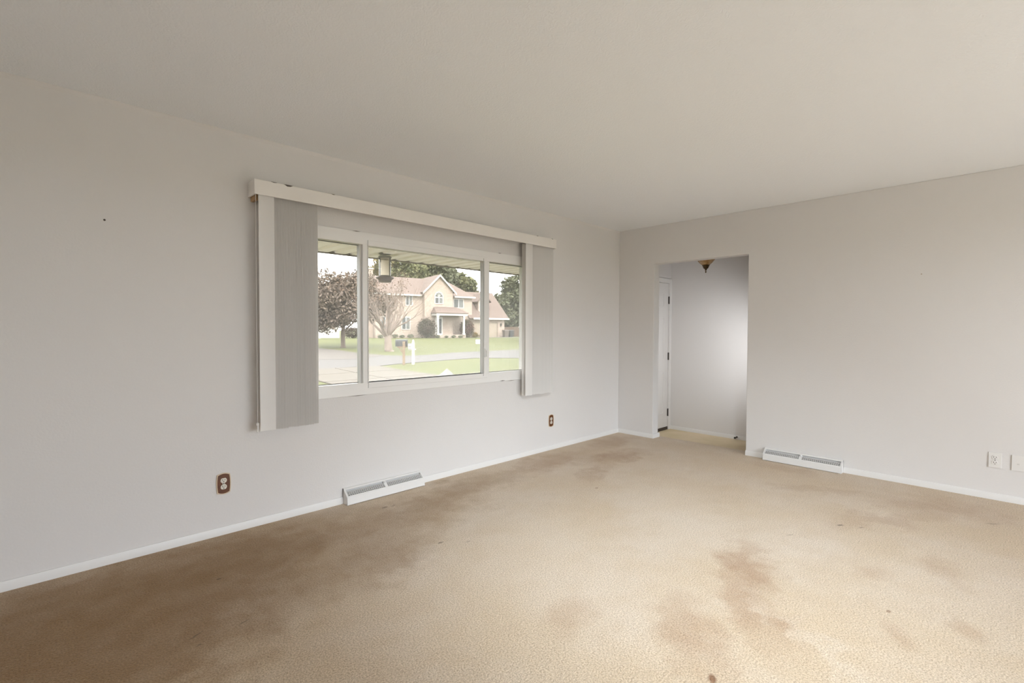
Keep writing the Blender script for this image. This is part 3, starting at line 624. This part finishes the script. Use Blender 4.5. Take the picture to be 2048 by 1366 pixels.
# ------------------------------------------------------------------ house across the street
m_brick = mat('brick_pale', (0.3450, 0.2880, 0.2500), 0.85, noise=(5.0, (0.2850, 0.2250, 0.1880), 0.40, 0.66))
m_siding = mat('siding_cream', (0.2700, 0.2220, 0.1950), 0.7)
m_roof = mat('roof_shingle', (0.1350, 0.1000, 0.0870), 0.9, noise=(3.0, (0.1120, 0.0820, 0.0700), 0.4, 0.7))
m_white = mat('white_paint', (0.4500, 0.4400, 0.4200), 0.5)
m_pane = mat('house_pane', (0.0384, 0.0435, 0.0422), 0.15)
m_pane2 = mat('house_pane_curtain', (0.1088, 0.1152, 0.1120), 0.3)
hs = thing('brick_house', 'two-storey pale brick house with gabled brown roof across the street', 'house', tuple(HO), HA)
def hp(name, mb, m, parent=None, **k): 
    o = obj(name, mb, m, parent or hs); 
    return tag(o, k.get('label'), None, None, k.get('kind'))
q = MB(); q.box(-9.0, 5.6, 0, 8.5, -0.3, 6.15); hp('wall', q, m_brick)
q = MB(); q.prism([(-2.25, -0.3), (2.1, -0.3), (2.1, 6.75), (0, 8.85), (-2.25, 6.75)], 1, -0.7, 3.0); hp('gable_wall', q, m_brick)
q = MB(); q.prism([(5.6, -0.3), (11.33, -0.3), (11.33, 2.95), (5.6, 2.95)], 1, 0.0, 8.5); hp('garage_wall', q, m_brick)
q = MB(); q.prism([(-0.0, 2.95), (8.5, 2.95), (4.25, 7.0)], 0, 8.6, 11.25); hp('garage_gable_wall', q, m_siding)
def slopes(pts_list, m, name, t=0.12):
    q = MB()
    for pts in pts_list:
        n = len(pts); q.add(list(pts)+[(x, y, z-t) for x, y, z in pts], [tuple(range(n)), tuple(range(2*n-1, n-1, -1))]+[(i, (i+1) % n, (i+1) % n+n, i+n) for i in range(n)])
    return hp(name, q, m)
rf = slopes([[(-9.3, -0.45, 6.1), (5.9, -0.45, 6.1), (2.9, 4.25, 8.85), (-9.3, 4.25, 8.85)], [(5.9, -0.45, 6.1), (5.9, 8.95, 6.1), (2.9, 4.25, 8.85)], [(5.9, 8.95, 6.1), (-9.3, 8.95, 6.1), (-9.3, 4.25, 8.85), (2.9, 4.25, 8.85)]], m_roof, 'main_roof')
gr = slopes([[(-2.6, -1.0, 6.45), (0, -1.0, 9.05), (0, 5.0, 9.05), (-2.6, 5.0, 6.45)], [(0, -1.0, 9.05), (2.45, -1.0, 6.60), (2.45, 5.0, 6.60), (0, 5.0, 9.05)]], m_roof, 'gable_roof')
q = MB()
for s in (-1, 1):
    q.add([(0, -1.03, 9.05), (s*2.6, -1.03, 6.45), (s*2.6, -1.03, 6.15), (0, -1.03, 8.75), (0, -0.98, 9.05), (s*2.6, -0.98, 6.45), (s*2.6, -0.98, 6.15), (0, -0.98, 8.75)], [(0, 1, 2, 3), (7, 6, 5, 4), (0, 4, 5, 1), (1, 5, 6, 2), (2, 6, 7, 3), (3, 7, 4, 0)])
hp('rake_board', q, m_white)
for gx in ((-9.3, -2.6), (2.5, 5.95)):
    q = MB(); q.box(gx[0], gx[1], -0.50, -0.42, 5.85, 6.08); hp('gutter', q, m_white)
slopes([[(4.9, -0.5, 2.95), (11.85, -0.5, 2.95), (11.55, 4.25, 7.2), (4.9, 4.25, 7.2)], [(11.85, 9.0, 2.95), (4.9, 9.0, 2.95), (4.9, 4.25, 7.2), (11.55, 4.25, 7.2)]], m_roof, 'garage_roof')
q = MB(); q.box(5.6, 11.9, -0.58, -0.48, 2.72, 2.98); hp('gutter', q, m_white)
# dormer on the garage roof
q = MB(); q.prism([(7.0, 3.7), (8.95, 3.7), (8.95, 5.7), (7.98, 6.7), (7.0, 5.7)], 1, 0.7, 3.6); hp('dormer_wall', q, m_siding)
slopes([[(6.75, 0.4, 5.5), (7.98, 0.4, 6.85), (7.98, 4.4, 6.85), (6.75, 4.4, 5.5)], [(7.98, 0.4, 6.85), (9.2, 0.4, 5.5), (9.2, 4.4, 5.5), (7.98, 4.4, 6.85)]], m_roof, 'dormer_roof')
def hwindow(u0, u1, z0, z1, v, panes=2, parent=None, name='window', lab=None):
    q = MB(); f = 0.10
    q.ring([(u0-f, z0-f), (u1+f, z0-f), (u1+f, z1+f), (u0-f, z1+f)], [(u0, z0), (u1, z0), (u1, z1), (u0, z1)], 1, v-0.06, v+0.02)
    for k in range(1, panes):
        x = u0+(u1-u0)*k/panes; q.box(x-0.05, x+0.05, v-0.055, v+0.02, z0, z1)
    w = hp(name, q, m_white, parent, label=lab)
    for k in range(panes):
        x0 = u0+(u1-u0)*k/panes; x1 = u0+(u1-u0)*(k+1)/panes
        q = MB(); q.box(x0+0.04, x1-0.04, v-0.03, v+0.01, z0+0.02, z1-0.02); hp('pane', q, m_pane2 if k % 2 else m_pane, w)
    return w
hwindow(2.60, 4.10, 4.45, 5.65, 0)
hwindow(-4.72, -3.85, 4.6, 5.85, 0)
hwindow(-5.30, -4.20, 1.25, 2.85, 0)
hwindow(-8.2, -7.1, 1.25, 2.85, 0)
hwindow(7.3, 8.6, 4.05, 5.45, 0.7)
# arched window in the gable
w = hwindow(-0.66, 0.46, 4.95, 5.70, -0.7, name='arched_window')
q = MB(); n = 14; R1, R0, cx0, cz0 = 0.66, 0.54, -0.10, 5.86
arcs = lambda r: [(cx0+r*math.cos(math.pi*k/n), cz0+r*1.1*math.sin(math.pi*k/n)) for k in range(n+1)]
q.ring(arcs(R1)+[(cx0, cz0-0.08)], arcs(R0)+[(cx0, cz0)], 1, -0.77, -0.68); hp('arch_frame', q, m_white, w)
q = MB(); q.prism(arcs(R0), 1, -0.73, -0.69); hp('pane', q, m_pane, w)
q = MB()
for k in (3, 5.2, 7, 8.8, 11):
    t = math.pi*k/n; q.tube([(cx0, -0.745, cz0), (cx0+R0*math.cos(t), -0.745, cz0+R0*1.1*math.sin(t))], 0.03, 4)
hp('muntin', q, m_white, w)
# chimney
q = MB(); q.box(-9.95, -9.02, 1.0, 2.0, -0.3, 9.35); ch = hp('chimney', q, m_brick); q = MB(); q.box(-10.03, -8.95, 0.92, 2.08, 9.35, 9.5); hp('chimney_cap', q, m_white, ch)
# porch
q = MB(); q.box(-1.3, 3.4, -2.3, -0.7, -0.3, 0.45); hp('porch_floor', q, m_brick)
slopes([[(-1.35, -2.6, 3.55), (3.7, -2.6, 3.55), (2.6, -0.65, 4.45), (-0.8, -0.65, 4.45)], [(3.7, -2.6, 3.55), (3.7, 0.0, 3.55), (2.6, 0.0, 4.45), (2.6, -0.65, 4.45)], [(-1.35, -0.65, 3.55), (-1.35, -2.6, 3.55), (-0.8, -0.65, 4.45)]], m_roof, 'porch_roof')
q = MB(); q.box(-1.25, 3.6, -2.55, -2.3, 3.15, 3.45); q.box(3.35, 3.6, -2.3, 0.0, 3.15, 3.45); q.box(-1.25, -1.0, -2.3, -0.7, 3.15, 3.45); hp('porch_beam', q, m_white)
for x in (-0.98, 3.05):
    q = MB(); q.box(x-0.13, x+0.13, -2.46, -2.2, 0.45, 3.15); q.box(x-0.19, x+0.19, -2.52, -2.14, 0.45, 0.65); q.box(x-0.19, x+0.19, -2.52, -2.14, 2.98, 3.15); hp('column', q, m_white)
q = MB(); q.ring([(-0.66, 0.45), (0.46, 0.45), (0.46, 2.95), (-0.66, 2.95)], [(-0.50, 0.62), (0.30, 0.62), (0.30, 2.72), (-0.50, 2.72)], 1, -0.78, -0.68); fd = hp('front_door', q, m_white)
q = MB(); q.box(-0.5, 0.3, -0.75, -0.70, 0.62, 2.72); hp('door_leaf', q, mat('door_slate', (0.0384, 0.0416, 0.0480), 0.5), fd)
# garage door
q = MB(); q.ring([(5.55, -0.05), (10.1, -0.05), (10.1, 2.42), (5.55, 2.42)], [(5.68, 0.0), (9.97, 0.0), (9.97, 2.28), (5.68, 2.28)], 1, -0.06, 0.04); gd = hp('garage_door', q, mat('garage_trim', (0.2000, 0.1600, 0.1250), 0.6))
for k in range(4):
    q = MB(); q.box(5.69, 9.96, -0.02, 0.02, 0.01+k*0.568, 0.56+k*0.568); hp('panel', q, mat('garage_cream', (0.2700, 0.2250, 0.1800), 0.6), gd)
q = MB(); q.box(10.55, 10.75, -0.16, 0.0, 1.75, 2.15); hp('wall_lantern', q, m_slot)

# shed, bins, fences, building at the right
def world_at(u, v): p = hw(u, v, 0); return (p.x, p.y, ground_z(p.x, p.y))
sh = thing('garden_shed', 'small grey barn-roofed shed with white trim beside the brick house', 'shed', world_at(13.3, 4.0), HA)
q = MB(); q.prism([(-1.2, 0), (0.35, 0), (0.35, 1.45), (0.0, 1.9), (-0.42, 2.05), (-0.85, 1.9), (-1.2, 1.45)], 1, 0, 2.5); obj('wall', q, mat('shed_grey', (0.1728, 0.1728, 0.1728), 0.7), sh)
q = MB(); sp = [(-1.28, 1.42), (-0.9, 1.95), (-0.42, 2.13), (0.06, 1.95), (0.43, 1.42)]; sq = [(-1.18, 1.40), (-0.85, 1.87), (-0.42, 2.03), (0.0, 1.87), (0.33, 1.40)]
q.prism(sp+sq[::-1], 1, -0.12, 2.6); obj('roof', q, m_white, sh)
for gx in (-1.22, 0.25):
    q = MB(); q.box(gx, gx+0.12, -0.05, 0.02, 0, 1.45); obj('corner_trim', q, m_white, sh)
q = MB(); q.box(-0.85, 0.0, -0.04, 0.01, 0.05, 1.5); obj('door', q, mat('shed_door', (0.1408, 0.1408, 0.1408), 0.7), sh)
def bin_(label, u, v, m):
    r = thing('wheeled_bin', label, 'bin', world_at(u, v), HA, 'wheeled bins by the garage')
    q = MB(); w0, w1 = 0.30, 0.40
    q.add([(-w0, -w0, 0.06), (w0, -w0, 0.06), (w0, w0, 0.06), (-w0, w0, 0.06), (-w1, -w1, 1.05), (w1, -w1, 1.05), (w1, w1, 1.05), (-w1, w1, 1.05)], [(0, 3, 2, 1), (4, 5, 6, 7), (0, 1, 5, 4), (1, 2, 6, 5), (2, 3, 7, 6), (3, 0, 4, 7)]); obj('body', q, m, r)
    q = MB(); q.prism([(-0.44, 1.05), (0.44, 1.05), (0.42, 1.10), (0.1, 1.16), (-0.42, 1.10)], 0, -0.43, 0.43); obj('lid', q, m, r)
    for x in (-0.33, 0.27):
        q = MB(); q.lathe([(0.12, x), (0.12, x+0.06)], (0, 0.3, 0.12), 12, 0); obj('wheel', q, m_slot, r)
bin_('brown-grey wheeled bin beside the garage, left of the dark one', 10.95, -1.0, mat('bin_grey', (0.1088, 0.0896, 0.0800), 0.5))
bin_('dark grey wheeled bin beside the garage, right of the brown one', 11.90, -1.0, mat('bin_dark', (0.0288, 0.0320, 0.0352), 0.5))
# wooden privacy fence (right) : each board a part
wf = thing('wooden_fence', 'weathered brown wooden privacy fence right of the shed', 'fence', world_at(14.2, 6.0), HA)
m_fence = mat('fence_wood', (0.1184, 0.0800, 0.0608), 0.85, noise=(2, (0.0960, 0.0640, 0.0480), 0.4, 0.7))
b0 = None
for i in range(26):
    if b0 is None:
        q = MB(); q.prism([(0, 0.0), (0.275, 0.0), (0.275, 1.62), (0.22, 1.68), (0.055, 1.68), (0, 1.62)], 1, 0, 0.03); b0 = obj('board', q, m_fence, wf)
    else:
        o = b0.copy(); COL.objects.link(o); o.parent = wf; o.location = (i*0.29, 0, random.uniform(-.02, .02))
q = MB(); q.box(0, 7.6, 0.035, 0.09, 0.35, 0.45); q.box(0, 7.6, 0.035, 0.09, 1.25, 1.35); obj('rail', q, m_fence, wf)
# white building at the right edge
wb = thing('white_garage', 'white building with pale eave at the right edge of the window view', 'building', (38.35, 38.45, ground_z(38.35, 38.45)), math.radians(-43))
q = MB(); q.box(0.0, 6, 0, 5, 0, 2.05); obj('wall', q, m_white, wb)
q = MB(); q.prism([(-0.35, 2.0), (6.35, 2.0), (3.0, 3.6)], 1, -0.35, 5.3); obj('roof', q, mat('roof_pale', (0.2880, 0.2688, 0.2432), 0.8), wb)
hb = wb
# white vinyl fence (left)
vf = thing('vinyl_fence', 'white vinyl privacy fence behind the brown-leaved tree', 'fence', (15.6, 58.4, ground_z(15.6, 58.4)), math.radians(-24))
p0 = g0 = None
for i in range(3):
    if p0 is None:
        q = MB(); q.box(0.08, 2.32, -0.03, 0.03, 0.08, 1.55); g0 = obj('panel', q, m_white, vf)
        q = MB(); q.box(-0.07, 0.07, -0.07, 0.07, 0, 1.68); p0 = obj('post', q, m_white, vf); q = MB(); q.prism([(-0.09, 1.68), (0.09, 1.68), (0.0, 1.78)], 1, -0.09, 0.09); c0 = obj('post_cap', q, m_white, p0)
    else:
        g = g0.copy(); COL.objects.link(g); g.parent = vf; g.location = (i*2.4, 0, 0)
        pp = p0.copy(); COL.objects.link(pp); pp.parent = vf; pp.location = (i*2.4, 0, 0); cc = c0.copy(); COL.objects.link(cc); cc.parent = pp

# ------------------------------------------------------------------ mailboxes and the post cap
m_post = mat('cedar_post', (0.2000, 0.1450, 0.1000), 0.7, noise=(5, (0.1600, 0.1100, 0.0700), 0.4, 0.7))
m_black = mat('mailbox_black', (0.0141, 0.0141, 0.0160), 0.3)
def mailbox_body(x0, x1, w, z0, h):     # box along x with a rounded top
    pts = [(-w/2, z0), (w/2, z0)]+[(w/2*math.cos(math.pi*k/8), z0+h-w/2+w/2*math.sin(math.pi*k/8)) for k in range(9)]
    q = MB(); q.prism(pts, 0, x0, x1); return q
A1 = math.radians(-42)
mb1 = thing('mailbox', 'black metal mailbox on a tan wooden post by the street', 'mailbox', (7.40, 16.78, GZ), A1)
q = MB(); q.box(-0.055, 0.055, -0.055, 0.055, -0.08, 1.12); obj('post', q, m_post, mb1)
q = MB(); q.box(-0.34, 0.10, 0.056, 0.30, 0.82, 0.88); q.tube([(-0.24, 0.10, 0.83), (-0.03, 0.03, 0.55)], 0.035, 6); obj('bracket', q, m_post, mb1)
ob = obj('box', mailbox_body(-0.42, 0.10, 0.24, 0.88, 0.33), m_black, mb1, True)
ob.location = (0, 0.19, 0)
q = MB(); q.prism([(-0.13, 0.87), (0.13, 0.87)]+[(0.13*math.cos(math.pi*k/8), 1.09+0.13*math.sin(math.pi*k/8)) for k in range(9)], 0, 0.10, 0.135); obj('door', q, m_black, ob)
mb2 = thing('mailbox', 'white mailbox on a white turned post beside the black mailbox', 'mailbox', (7.88, 16.72, GZ), A1)
q = MB(); q.box(-0.06, 0.06, -0.06, 0.06, -0.08, 1.08); q.lathe([(0.06, 1.08), (0.045, 1.10), (0.055, 1.14), (0.02, 1.20)], (0, 0, 0), 8); obj('post', q, m_white, mb2)
q = MB(); q.box(-0.235, 0.12, -0.05, 0.05, 0.70, 0.76); obj('bracket', q, m_white, mb2)
ob = obj('box', mailbox_body(-0.235, -0.062, 0.18, 0.76, 0.24), m_white, mb2, True)
q = MB(); q.box(-0.21, -0.09, -0.096, -0.09, 0.84, 0.90); obj('number_plate', q, mat('plate_grey', (0.2240, 0.2240, 0.2176), 0.5), ob)
mb3 = thing('mailbox', 'white mailbox on the far side of the street beside the window mullion', 'mailbox', (19.15, 24.78, ground_z(19.15, 24.78)), A1)
q = MB(); q.box(-0.06, 0.06, -0.06, 0.06, -0.05, 0.60); obj('post', q, m_white, mb3)
ob = obj('box', mailbox_body(-0.42, 0.14, 0.26, 0.60, 0.33), m_white, mb3, True)
q = MB(); q.box(-0.425, -0.418, -0.05, 0.02, 0.72, 0.80); obj('emblem', q, mat('plate_grey', (0.2240, 0.2240, 0.2176), 0.5), ob)
pc = thing('post', 'white post with a pyramid cap just outside the centre pane', 'post', (-0.236, 3.15, GZ))
q = MB(); q.box(-0.07, 0.07, -0.07, 0.07, -0.06, 0.93); obj('shaft', q, m_white, pc)
q = MB(); q.add([(-0.10, -0.10, 0.91), (0.10, -0.10, 0.91), (0.10, 0.10, 0.91), (-0.10, 0.10, 0.91), (-0.10, -0.10, 0.935), (0.10, -0.10, 0.935), (0.10, 0.10, 0.935), (-0.10, 0.10, 0.935), (0, 0, 1.055)],
               [(0, 3, 2, 1), (0, 1, 5, 4), (1, 2, 6, 5), (2, 3, 7, 6), (3, 0, 4, 7), (4, 5, 8), (5, 6, 8), (6, 7, 8), (7, 4, 8)]); obj('cap', q, mat('cap_white', (0.1700, 0.1700, 0.1650), 0.4), pc)

# ------------------------------------------------------------------ trees and shrubs
def leaf_mat(name, c1, c2):
    m = mat(name, c1, 0.75, noise=(0.9, c2, 0.38, 0.64), spec=0.2); return m
def leaves(name, blobs, n, size, m, parent, shell=0.55):
    """n leaf quads scattered in ellipsoids (cx,cy,cz,rx,ry,rz) in local space"""
    vols = np.array([b_[3]*b_[4]*b_[5] for b_ in blobs]); cnt = (n*vols/vols.sum()).astype(int)+1
    P = []
    for b_, k in zip(blobs, cnt):
        d = RNG.normal(size=(k, 3)); d /= np.linalg.norm(d, axis=1)[:, None]
        r = (shell+(1-shell)*RNG.random(k)**0.6)*(0.85+0.25*RNG.random(k)); P.append(np.array(b_[:3])+d*r[:, None]*np.array(b_[3:]))
    P = np.concatenate(P); k = len(P)
    a = RNG.normal(size=(k, 3)); a /= np.linalg.norm(a, axis=1)[:, None]; c = RNG.normal(size=(k, 3)); c = np.cross(a, c); c /= np.linalg.norm(c, axis=1)[:, None]
    s = size*(0.6+0.8*RNG.random(k))[:, None]
    V = np.stack([P-a*s, P-c*s*0.55, P+a*s, P+c*s*0.55], 1).reshape(-1, 3)
    V[:, 2] = np.maximum(V[:, 2], 0.03)
    me = bpy.data.meshes.new(name); me.vertices.add(len(V)); me.vertices.foreach_set('co', V.ravel())
    me.loops.add(4*k); me.loops.foreach_set('vertex_index', np.arange(4*k, dtype=np.int32)); me.polygons.add(k); me.polygons.foreach_set('loop_start', np.arange(0, 4*k, 4, dtype=np.int32))
    try: me.polygons.foreach_set('loop_total', np.full(k, 4, dtype=np.int32))
    except Exception: pass
    me.update(calc_edges=True); me.materials.append(m)
    o = bpy.data.objects.new(name, me); COL.objects.link(o); o.parent = parent; o['kind'] = 'stuff'
    return o
def cluster(c, R, n, r0, seed):
    rr = random.Random(seed); out = [(c[0], c[1], c[2], R[0]*0.7, R[1]*0.7, R[2]*0.7)]
    for _ in range(n):
        t = rr.uniform(0, 2*math.pi); z = rr.uniform(-0.75, 0.95); h = math.sqrt(max(0, 1-z*z))
        k = rr.uniform(0.6, 0.95); s = r0*rr.uniform(0.7, 1.2)
        out.append((c[0]+R[0]*k*h*math.cos(t), c[1]+R[1]*k*h*math.sin(t), c[2]+R[2]*k*z, s, s, s*0.8))
    return out
m_bark = mat('bark_grey', (0.1500, 0.1200, 0.1000), 0.9, noise=(3, (0.1100, 0.0850, 0.0720), 0.4, 0.7))
m_bark2 = mat('bark_pale', (0.2200, 0.1750, 0.1500), 0.9, noise=(3, (0.1600, 0.1250, 0.1050), 0.4, 0.7))
# brown-leaved tree
tx, ty = 14.74, 38.85; t = thing('tree', 'dense brown-leaved tree on the lawn seen through the left pane', 'tree', (tx, ty, ground_z(tx, ty)))
q = MB(); q.tube([(0, 0, -0.05), (0.02, 0, 0.15), (0, 0.02, 1.3), (0.1, 0, 2.6), (0.0, 0.1, 4.2)], [0.30, 0.21, 0.18, 0.14, 0.06], 10)
for k in range(7):
    a = k*0.9; q.tube([(0, 0, 1.4+k*0.2), (1.0*math.cos(a), 1.0*math.sin(a), 2.3+k*0.3), (2.3*math.cos(a), 2.3*math.sin(a), 3.2+k*0.35)], [0.09, 0.06, 0.02], 6)
obj('trunk', q, m_bark, t, True)
leaves('foliage', cluster((0.1, 0, 3.95), (4.7, 4.0, 2.5), 34, 1.35, 3)+[(-2.6, -0.5, 3.4, 1.8, 1.8, 1.3), (-1.2, 0, 2.9, 1.6, 1.6, 0.9)], 24000, 0.125, leaf_mat('leaf_plum', (0.115, 0.090, 0.076), (0.15, 0.118, 0.092)), t, 0.3)
# bare many-stemmed tree
tx, ty = 14.04, 29.73; t = thing('tree', 'nearly bare tree with many upright stems in front of the brick house', 'tree', (tx, ty, ground_z(tx, ty)))
q = MB(); q.tube([(0.1, 0, -0.06), (0.03, 0, 0.15), (0, 0, 0.9), (0.0, 0, 1.25)], [0.42, 0.30, 0.26, 0.22], 10); obj('trunk', q, m_bark2, t, True)
br = MB(); tw = MB(); rr = random.Random(5); tips = []
def grow(p, d, L, r, lev, mbq):
    n = 3; pts = [p]; rad = [r]
    for k in range(n):
        d = (d+Vector((rr.uniform(-.18, .18), rr.uniform(-.18, .18), rr.uniform(0, .16)))).normalized(); p = p+d*L/n; pts.append(p.copy()); rad.append(r*(1-0.55*(k+1)/n))
    (br if lev < 2 else tw).tube(pts, rad, 6 if lev < 2 else 4, cap=False)
    if lev >= 3: tips.append(p); return
    for k in range(4 if lev < 2 else 3):
        a = rr.uniform(0, 2*math.pi); sp = rr.uniform(0.22, 0.55)
        side = d.orthogonal().normalized(); side.rotate(Matrix.Rotation(a, 3, d)); j = rr.choice([1, 2, 3, 3])
        grow(pts[j], (d+side*sp).normalized(), L*rr.uniform(0.55, 0.8), rad[j]*0.6, lev+1, mbq)
for k in range(9):
    a = 2*math.pi*k/9+0.3; tilt = 0.95 if k % 2 else 0.45
    grow(Vector((0.12*math.cos(a), 0.12*math.sin(a), 0.95+0.05*k)), Vector((tilt*math.cos(a), tilt*math.sin(a), 1)).normalized(), 2.2, 0.12, 0, br)
obj('branches', br, m_bark2, t, True); o = obj('twigs', tw, m_bark2, t, True); o['kind'] = 'stuff'
leaves('foliage', [(v.x, v.y, v.z, 0.45, 0.45, 0.45) for v in tips if v.z > 1.9][:260], 1500, 0.055, leaf_mat('leaf_rust', (0.1280, 0.0832, 0.0608), (0.1664, 0.1088, 0.0768)), t, 0.1)

GREEN = leaf_mat('leaf_green', (0.078, 0.087, 0.044), (0.155, 0.152, 0.078)); GREEN2 = leaf_mat('leaf_grey_green', (0.082, 0.091, 0.059), (0.130, 0.135, 0.086))
GOLD = leaf_mat('leaf_gold', (0.150, 0.118, 0.055), (0.100, 0.100, 0.045))
def big_tree(label, x, y, H, R, mtl, n, seed, size=0.34, base=0.28, group=None):
    t = thing('tree', label, 'tree', (x, y, ground_z(x, y)), 0, group)
    q = MB(); q.tube([(0, 0, -0.1), (0, 0, H*0.3), (0.2, 0, H*0.75)], [0.45, 0.33, 0.1], 8)
    for k in range(5):
        a = k*1.3; q.tube([(0, 0, H*0.3), (R*0.4*math.cos(a), R*0.4*math.sin(a), H*0.55), (R*0.7*math.cos(a), R*0.7*math.sin(a), H*0.7)], [0.2, 0.12, 0.04], 6)
    obj('trunk', q, m_bark, t, True)
    leaves('foliage', cluster((0, 0, H*(0.5+base/2)), (R, R, H*(0.5-base/2)), 22, R*0.36, seed), n, size, mtl, t, 0.45)
big_tree('tall gold-tinged tree behind the chimney of the brick house', 42.2, 79.5, 17.5, 4.0, GOLD, 3800, 21)
big_tree('tallest green tree directly behind the left roof ridge', 46.0, 75.5, 16.6, 4.6, GREEN, 8000, 22)
big_tree('green tree behind the front gable of the brick house', 51.5, 75.5, 15.2, 4.6, GREEN2, 8000, 23)
big_tree('shorter green tree behind the right wing of the brick house', 55.6, 72.0, 12.2, 3.8, GREEN, 6500, 24)
big_tree('lowest tree in the row, behind the dormer', 59.4, 70.5, 9.2, 3.0, GOLD, 4500, 25)
big_tree('large grey-green tree right of the brick house', 60.3, 60.6, 11.6, 4.4, GREEN2, 8000, 26, base=0.02)
big_tree('lower grey-green tree between house and large right tree', 57.3, 63.0, 8.6, 3.2, GREEN2, 6000, 27, base=0.02)
big_tree('dark green tree at the right edge behind the wooden fence', 62.5, 55.5, 11.0, 4.0, GREEN, 7000, 28, base=0.02)

def shrub(label, u, v, R, H, mtl, n, seed, size=0.09, group=None, name='shrub'):
    p = hw(u, v, 0); t = thing(name, label, 'shrub', (p.x, p.y, ground_z(p.x, p.y)), 0, group)
    q = MB()
    for k in range(5):
        a = k*1.26; q.tube([(0, 0, -0.02), (R*0.3*math.cos(a), R*0.3*math.sin(a), H*0.35), (R*0.5*math.cos(a), R*0.5*math.sin(a), H*0.6)], [0.04, 0.03, 0.01], 5)
    obj('stems', q, m_bark, t, True)
    leaves('foliage', [(0, 0, H*0.5, R, R, H*0.5), (0, 0, H*0.5, R*0.7, R*0.7, H*0.42)], n, size, mtl, t, 0.5)
RED = leaf_mat('leaf_red', (0.0928, 0.0448, 0.0352), (0.0608, 0.0608, 0.0288)); MAROON = leaf_mat('leaf_maroon', (0.0672, 0.0480, 0.0397), (0.0544, 0.0512, 0.0320)); MUM = leaf_mat('leaf_mum', (0.2176, 0.1344, 0.0320), (0.1024, 0.1024, 0.0320))
shrub('big round reddish shrub right of the porch column', 4.1, -1.3, 1.12, 2.75, RED, 3500, 1)
shrub('big maroon shrub left of the porch', -2.6, -2.25, 1.35, 2.8, MAROON, 3500, 2)
shrub('low golden flowering plant at the corner of the garage', 5.75, -0.8, 0.45, 0.8, MUM, 700, 3)
shrub('low golden flowering plant in front of the garage door edge', 7.0, -0.9, 0.60, 0.6, MUM, 700, 4)
shrub('wide brownish shrub between the white fence and the chimney', -11.9, 0.3, 1.4, 1.5, MAROON, 1600, 5)
for k, (u, s, lb) in enumerate(((-8.6, .45, 'small plant under the first-floor window nearest the chimney'), (-6.6, .5, 'small plant between the two ground-floor windows'), (-5.6, .4, 'small plant just left of the right ground-floor window'), (-4.4, .5, 'small plant between ground-floor window and big maroon shrub'),
                                (-1.2, .35, 'small plant at the foot of the left porch column'), (0.1, .3, 'small plant in front of the front door steps'), (1.2, .35, 'small plant in front of the middle of the porch'), (2.3, .35, 'small plant at the right end of the porch'))):
    shrub(lb, u, -2.85 if u > -1.5 else -0.9, s, s*1.1, GREEN2, 260, 40+k, 0.07, 'small plants along the house front', 'bedding_plant')
